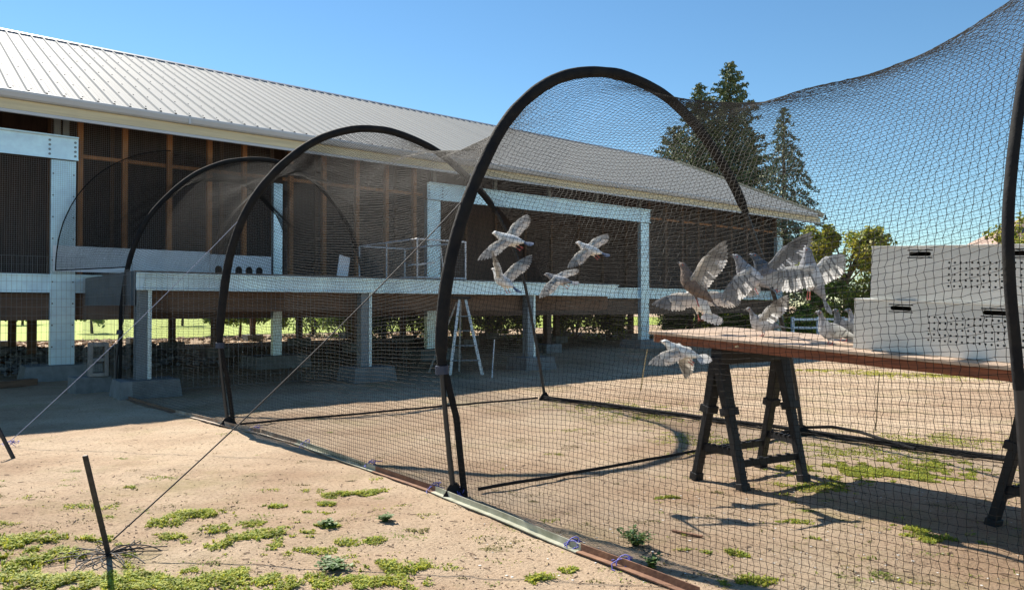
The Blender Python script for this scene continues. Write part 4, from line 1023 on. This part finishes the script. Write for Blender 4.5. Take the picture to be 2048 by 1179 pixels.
def weed(x, y, h, rad, n, label, mats=(1,)):
    p = gnd(x, y); m = MB(); z = ground_z(p.x, p.y)
    for k in range(n):
        a = random.uniform(0, 6.28); L = rad*random.uniform(.4, 1); hh = h*random.uniform(.3, 1.0)
        tip = Vector((math.cos(a)*L, math.sin(a)*L, hh)); mid = tip*.5+Vector((0,0,hh*.25)); m.tube([(0,0,0), mid, tip], [.0025, .002, .001], 4, 0, False)
        for q in range(9):
            c = Vector((0,0,0)).lerp(mid, min(1, q/3.5)) if q < 4 else mid.lerp(tip, (q-3)/5); b = random.uniform(0, 6.28); s = random.uniform(.014, .032)
            d = Vector((math.cos(b), math.sin(b), random.uniform(-.1, .6))).normalized(); sd_ = d.cross(Vector((0,0,1))).normalized()*s*.38
            m.add([c, c+d*s*.5+sd_, c+d*s, c+d*s*.5-sd_], [(0,1,2,3)], 1)
    o = m.build('weed_plant', [MG[1], mat('weed_leaf', (0.10, 0.18, 0.045), 0.6, 0, 0.3, 20, translucent=0.25)], None, (p.x, p.y, z)); tag(o, label, 'weed', 'leafy weeds')
weed(1272, 1092, .10, .10, 34, 'dark green leafy weed inside the net near the long green rail')
weed(1302, 1136, .07, .06, 20, 'small dark leafy weed by the orange rusty rail')
weed(770, 1042, .045, .055, 24, 'small round green weed on bare dirt below the short rusty rail')
weed(668, 1138, .05, .10, 40, 'broad green weed near the bottom centre left')
weed(655, 1055, .04, .06, 24, 'small green weed left of the round one on bare dirt')
# wood scrap inside the tunnel
a = gnd(1345, 1064); b = gnd(1405, 1076); m = MB(); m.beam((0,0,.012), (b-a)+Vector((0,0,.012)), .022, .012); tag(bevel(m.build('wood_scrap', M_rust, None, a), .003), 'small brown wood scrap lying on the dirt inside the net', 'scrap')

def leaves(n, pos, size, V, F, base, flat=0.0, aspect=0.55):
    d = rng.normal(size=(n, 3)); d /= np.linalg.norm(d, axis=1, keepdims=True)
    q = rng.normal(size=(n, 3)); q[:, 2] *= (1-flat); s = np.cross(d, q); s /= np.linalg.norm(s, axis=1, keepdims=True)+1e-9
    L = (size*(0.6+0.8*rng.random(n)))[:, None]
    P = np.stack([pos-d*L*.5, pos+s*L*aspect*.5, pos+d*L*.5, pos-s*L*aspect*.5], 1).reshape(-1, 3)
    V.append(P); i = np.arange(n)[:, None]*4+base; F.append(np.concatenate([i, i+1, i+2, i+3], 1)); return base+n*4
def tree_obj(name, loc, label, group, trunk_mb, V, F, leafm, cat='tree'):
    r = empty(name, loc, random.uniform(0, 6.28) if name != 'conifer_tree' else 0, label, cat, group)
    if trunk_mb: trunk_mb.build('trunk' if cat == 'tree' else 'stem', M_bark, r)
    ms = leafm if isinstance(leafm, list) else [leafm]; n = sum(len(f) for f in F)
    mi = rng.integers(0, len(ms), n) if len(ms) > 1 else None
    link('crown' if cat == 'tree' else 'foliage', np_mesh('crown', np.concatenate(V), np.concatenate(F), ms, 4, mi), r); return r
def broadleaf(loc, H, Rx, label, leafm, group='broadleaf trees behind the yard', n=9000, z0=0.25, leaf=0.16, lobes=14, name='broadleaf_tree'):
    t = MB(); V = []; F = []; base = 0; top = Vector((0, 0, H*.55))
    t.tube([(0,0,-.1), (.05, 0, H*.25), top], [H*.03, H*.024, H*.015], 8)
    for k in range(lobes):
        a = random.uniform(0, 6.28); ph = random.uniform(-.5, 1); rr = Rx*random.uniform(.35, .85)*math.sqrt(max(.08, 1-ph*ph*.6))
        c = Vector((math.cos(a)*rr, math.sin(a)*rr, H*(z0+(1-z0)*(.45+.40*ph)))); s = Rx*random.uniform(.22, .45)
        t.tube([top*.8, top.lerp(c, .5)+Vector((0,0,.1)), c], [H*.01, H*.007, H*.003], 5)
        k2 = n//lobes; p = rng.normal(size=(k2, 3)); p /= np.linalg.norm(p, axis=1, keepdims=True); p *= (s*(rng.random(k2)**.4))[:, None]; p[:, 2] *= .75
        # small clumps
        cl = rng.integers(0, 12, k2); off = rng.normal(size=(12, 3))*s*.35; p = p*.6+off[cl]
        base = leaves(k2, p+np.array(c)[None], leaf, V, F, base)
    return tree_obj(name, loc, label, group, t, V, F, leafm)
def shrub(loc, H, Rx, label, leafm, n=3600, leaf=0.13, group='shrubs seen under the loft'):
    t = MB(); V = []; F = []; base = 0
    for k in range(9):
        a = random.uniform(0, 6.28); c = Vector((math.cos(a)*Rx*random.uniform(.1,.7), math.sin(a)*Rx*random.uniform(.1,.7), H*random.uniform(.3, .85)))
        t.tube([(0,0,-.05), c*.5+Vector((0,0,.05)), c], [.03, .02, .008], 5); k2 = n//9
        p = rng.normal(size=(k2, 3))*np.array([Rx*.27, Rx*.27, H*.17]); p += np.array(c); p[:, 2] = np.clip(p[:, 2], .05, None); base = leaves(k2, p, leaf, V, F, base)
    return tree_obj('shrub', loc, label, group, t, V, F, leafm, 'shrub')
def conifer(loc, H, Rb, label, leafm, z0=.1, nb=110, droop=.25, dens=70, leaf=.30, shape=1.0, up=0.25, tops=((0,0,1.0),), spread=.16):
    t = MB(); V = []; F = []; base = 0
    for (tx, ty, hf) in tops:
        h = H*hf; t.tube([(tx*.3, ty*.3, -.1), (tx*.8, ty*.8, h*.35), (tx, ty, h*.98)], [h*.022, h*.015, .02], 8)
        for k in range(int(nb*hf)):
            f = z0+(1-z0)*((k+random.random())/(nb*hf)); z = h*f; L = Rb*hf*(1-f)**shape*random.uniform(.65, 1.15)+.12
            a = k*2.39996+random.uniform(-.5, .5); d = Vector((math.cos(a), math.sin(a), 0))
            x0 = Vector((tx*(.3+.7*min(1, f*1.6)), ty*(.3+.7*min(1, f*1.6)), z)); p1 = x0+d*L*.5+Vector((0,0,L*up*.5)); p2 = x0+d*L+Vector((0,0,L*(up-droop)))
            t.tube([x0, p1, p2], [.012+.02*(1-f), .012, .004], 4, 0, False)
            n = max(6, int(dens*L/Rb)+4); s = rng.random(n)**.75; s = s[:, None]
            q = (1-s)**2*np.array(x0)[None]+2*s*(1-s)*np.array(p1)[None]+s*s*np.array(p2)[None]
            q = q+rng.normal(size=(n, 3))*np.array([1, 1, .55])*(spread*L*(1.1-s)+.05); base = leaves(n, q, leaf, V, F, base, .3, .38)
    return tree_obj('conifer_tree', loc, label, 'conifers behind the loft', t, V, F, leafm)
ML_con = [mat('needle_dark', (0.065, 0.115, 0.060), 0.7, 0, 0.35, .8), mat('needle_mid', (0.14, 0.165, 0.055), 0.7, 0, 0.35, .8)]
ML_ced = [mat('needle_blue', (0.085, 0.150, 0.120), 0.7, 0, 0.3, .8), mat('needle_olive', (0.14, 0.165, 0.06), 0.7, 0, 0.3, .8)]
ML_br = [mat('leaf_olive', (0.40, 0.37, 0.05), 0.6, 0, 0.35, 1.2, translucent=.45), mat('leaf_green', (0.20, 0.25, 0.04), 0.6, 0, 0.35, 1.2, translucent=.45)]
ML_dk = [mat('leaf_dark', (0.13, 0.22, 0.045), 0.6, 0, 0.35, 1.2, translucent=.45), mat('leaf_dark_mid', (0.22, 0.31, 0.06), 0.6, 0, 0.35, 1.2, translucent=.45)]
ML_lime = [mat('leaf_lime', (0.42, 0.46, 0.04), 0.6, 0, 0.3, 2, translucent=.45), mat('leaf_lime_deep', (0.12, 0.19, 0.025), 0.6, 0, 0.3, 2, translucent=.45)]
def foot(px, Y): return Vector(((px-1024)/FPX*Y, Y, 0))
def hgt(py, Y): return CAM_H+(612-py)/FPX*Y
p = foot(1462, 44); conifer(p, hgt(124, 44), 4.4, 'tall dense dark conifer with the highest tip behind the loft roof', ML_con, .06, 260, .12, 230, .23, .72, .42, spread=.13)
p = foot(1400, 43); conifer(p, hgt(168, 43), 3.6, 'dark conifer with a thin tip just left of the tallest one', ML_con, .06, 210, .12, 210, .23, .68, .42, spread=.13)
p = foot(1348, 45); conifer(p, hgt(255, 45), 3.6, 'shorter bushy dark conifer, leftmost above the loft roof', ML_con, .05, 150, .12, 200, .23, .55, .4, spread=.13)
p = foot(1500, 46); conifer(p, hgt(250, 46), 2.6, 'slim lower conifer right of the tallest dark one', ML_con, .05, 120, .12, 180, .21, .7, .4, spread=.12)
p = foot(1569, 37); conifer(p, hgt(213, 37), 3.9, 'open blue green cedar with drooping tiers beyond the roof corner', ML_ced, .06, 125, .55, 210, .20, .90, .12, spread=.09)
broadleaf(foot(1690, 31), hgt(438, 31), 2.0, 'yellow green broadleaf tree beside the crates and roof corner', ML_br, n=9500, leaf=.17)
broadleaf(foot(1640, 30), hgt(540, 30), 1.2, 'low green broadleaf tree under the roof corner', ML_dk, n=5000, leaf=.15, z0=.1)
broadleaf(foot(1740, 27), hgt(545, 27), 1.1, 'small olive tree left of the lower crate', ML_br, n=4500, leaf=.14, z0=.1)
broadleaf(foot(2075, 30), hgt(425, 30), 2.0, 'olive broadleaf tree cut by the right edge of the view', ML_br, n=7000, leaf=.17)
# shrubs and trees visible under the loft floor
k = 0
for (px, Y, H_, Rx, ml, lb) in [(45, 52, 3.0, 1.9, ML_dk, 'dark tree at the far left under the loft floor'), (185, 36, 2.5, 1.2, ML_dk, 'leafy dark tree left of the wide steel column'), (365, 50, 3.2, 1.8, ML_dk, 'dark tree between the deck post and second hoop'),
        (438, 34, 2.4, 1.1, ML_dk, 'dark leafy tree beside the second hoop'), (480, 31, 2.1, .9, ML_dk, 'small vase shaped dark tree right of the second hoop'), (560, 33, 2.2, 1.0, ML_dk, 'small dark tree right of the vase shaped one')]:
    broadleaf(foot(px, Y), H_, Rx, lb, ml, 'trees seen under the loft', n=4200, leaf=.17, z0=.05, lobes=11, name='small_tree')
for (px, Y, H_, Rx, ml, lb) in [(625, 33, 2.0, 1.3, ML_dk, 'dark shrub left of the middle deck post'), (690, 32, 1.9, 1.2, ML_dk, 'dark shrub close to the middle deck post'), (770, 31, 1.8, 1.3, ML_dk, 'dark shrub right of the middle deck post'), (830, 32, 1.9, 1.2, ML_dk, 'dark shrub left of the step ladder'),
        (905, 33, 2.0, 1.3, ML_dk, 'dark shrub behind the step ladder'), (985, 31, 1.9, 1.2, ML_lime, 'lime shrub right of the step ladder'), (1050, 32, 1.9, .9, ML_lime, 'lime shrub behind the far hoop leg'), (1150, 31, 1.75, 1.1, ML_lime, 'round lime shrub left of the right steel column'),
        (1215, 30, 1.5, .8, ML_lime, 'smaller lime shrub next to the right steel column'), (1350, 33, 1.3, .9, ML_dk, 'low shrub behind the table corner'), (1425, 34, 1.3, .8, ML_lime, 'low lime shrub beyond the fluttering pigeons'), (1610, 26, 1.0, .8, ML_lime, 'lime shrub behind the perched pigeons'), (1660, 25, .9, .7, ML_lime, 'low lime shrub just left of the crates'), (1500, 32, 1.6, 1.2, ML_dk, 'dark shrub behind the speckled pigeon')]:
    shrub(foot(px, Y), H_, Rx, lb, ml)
for i, (px, Y, H_, Rx) in enumerate([(-60,95,6,5),(150,90,5,4.5),(330,100,6,5),(520,95,5.5,5),(720,100,6,5),(930,95,5.5,5),(1130,100,6,5),(1330,95,5,5)]):
    broadleaf(foot(px, Y), H_, Rx, ['distant hedge tree at the far left beyond the lawn','distant hedge tree beyond the lawn, second from the left','distant hedge tree beyond the lawn, third from the left','distant hedge tree beyond the lawn, fourth from the left','distant hedge tree beyond the lawn, fifth from the left','distant hedge tree beyond the lawn, third from the right','distant hedge tree beyond the lawn, second from the right','distant hedge tree beyond the lawn at the far right'][i], ML_dk, 'distant trees beyond the lawn', n=2200, leaf=.45, z0=.02, lobes=10, name='distant_tree')
# white garden fence behind the pigeons
fr = empty('garden_fence', foot(1585, 24), R(10), 'white post and rail fence behind the perched pigeons', 'fence')
for i in range(7): m = MB(); m.box((i*.9-.04, -.04, 0), (i*.9+.04, .04, 1.0)); m.build('fence_post', M_white, fr)
for z in (.35, .62, .89): m = MB(); m.box((0, -.065, z), (5.4, -.043, z+.07)); m.build('fence_rail', M_white, fr)

# far house with tiled hip roof and solar panel
hs = empty('far_house', foot(2085, 52)+Vector((0,0,1.15)), R(-8), 'distant house with a tan tiled roof and dark solar panel behind the crates', 'house')
m = MB(); m.box((-5, -4, -1.3), (6, 4, 3.6)); m.build('wall', mat('stucco', (0.5, 0.43, 0.34), .9, 0, .1, 2), hs)
m = MB(); m.add([(-5.7,-4.7,3.5),(6.7,-4.7,3.5),(6.7,4.7,3.5),(-5.7,4.7,3.5),(-1.2,0,6.5),(2.2,0,6.5)], [(0,1,5,4),(1,2,5),(2,3,4,5),(3,0,4),(3,2,1,0)]); rf = m.build('roof', mat('roof_tile', (0.34, 0.24, 0.19), .85, 0, .25, 3, bump=.5, bscale=12), hs)
m = MB(); u = Vector((0, 4.7, 3.0)).normalized(); nn = Vector((0, -3.0, 4.7)).normalized()
for i in range(4):
    c = Vector((-1.9+i*1.05, -4.7, 3.5))+u*2.9+nn*.1; m2 = MB(); m2.beam(c-u*.85, c+u*.85, 1.0, .05, nn); m2.build('solar_panel', mat('solar', (0.02, 0.025, 0.05), .15, .2), rf)
for x in (-3, 1, 4): m = MB(); m.box((x-.6, -4.03, 1.1), (x+.6, -4.005, 2.4)); w_ = m.build('window', mat('glass_dark', (0.03, 0.04, 0.05), .1), hs)
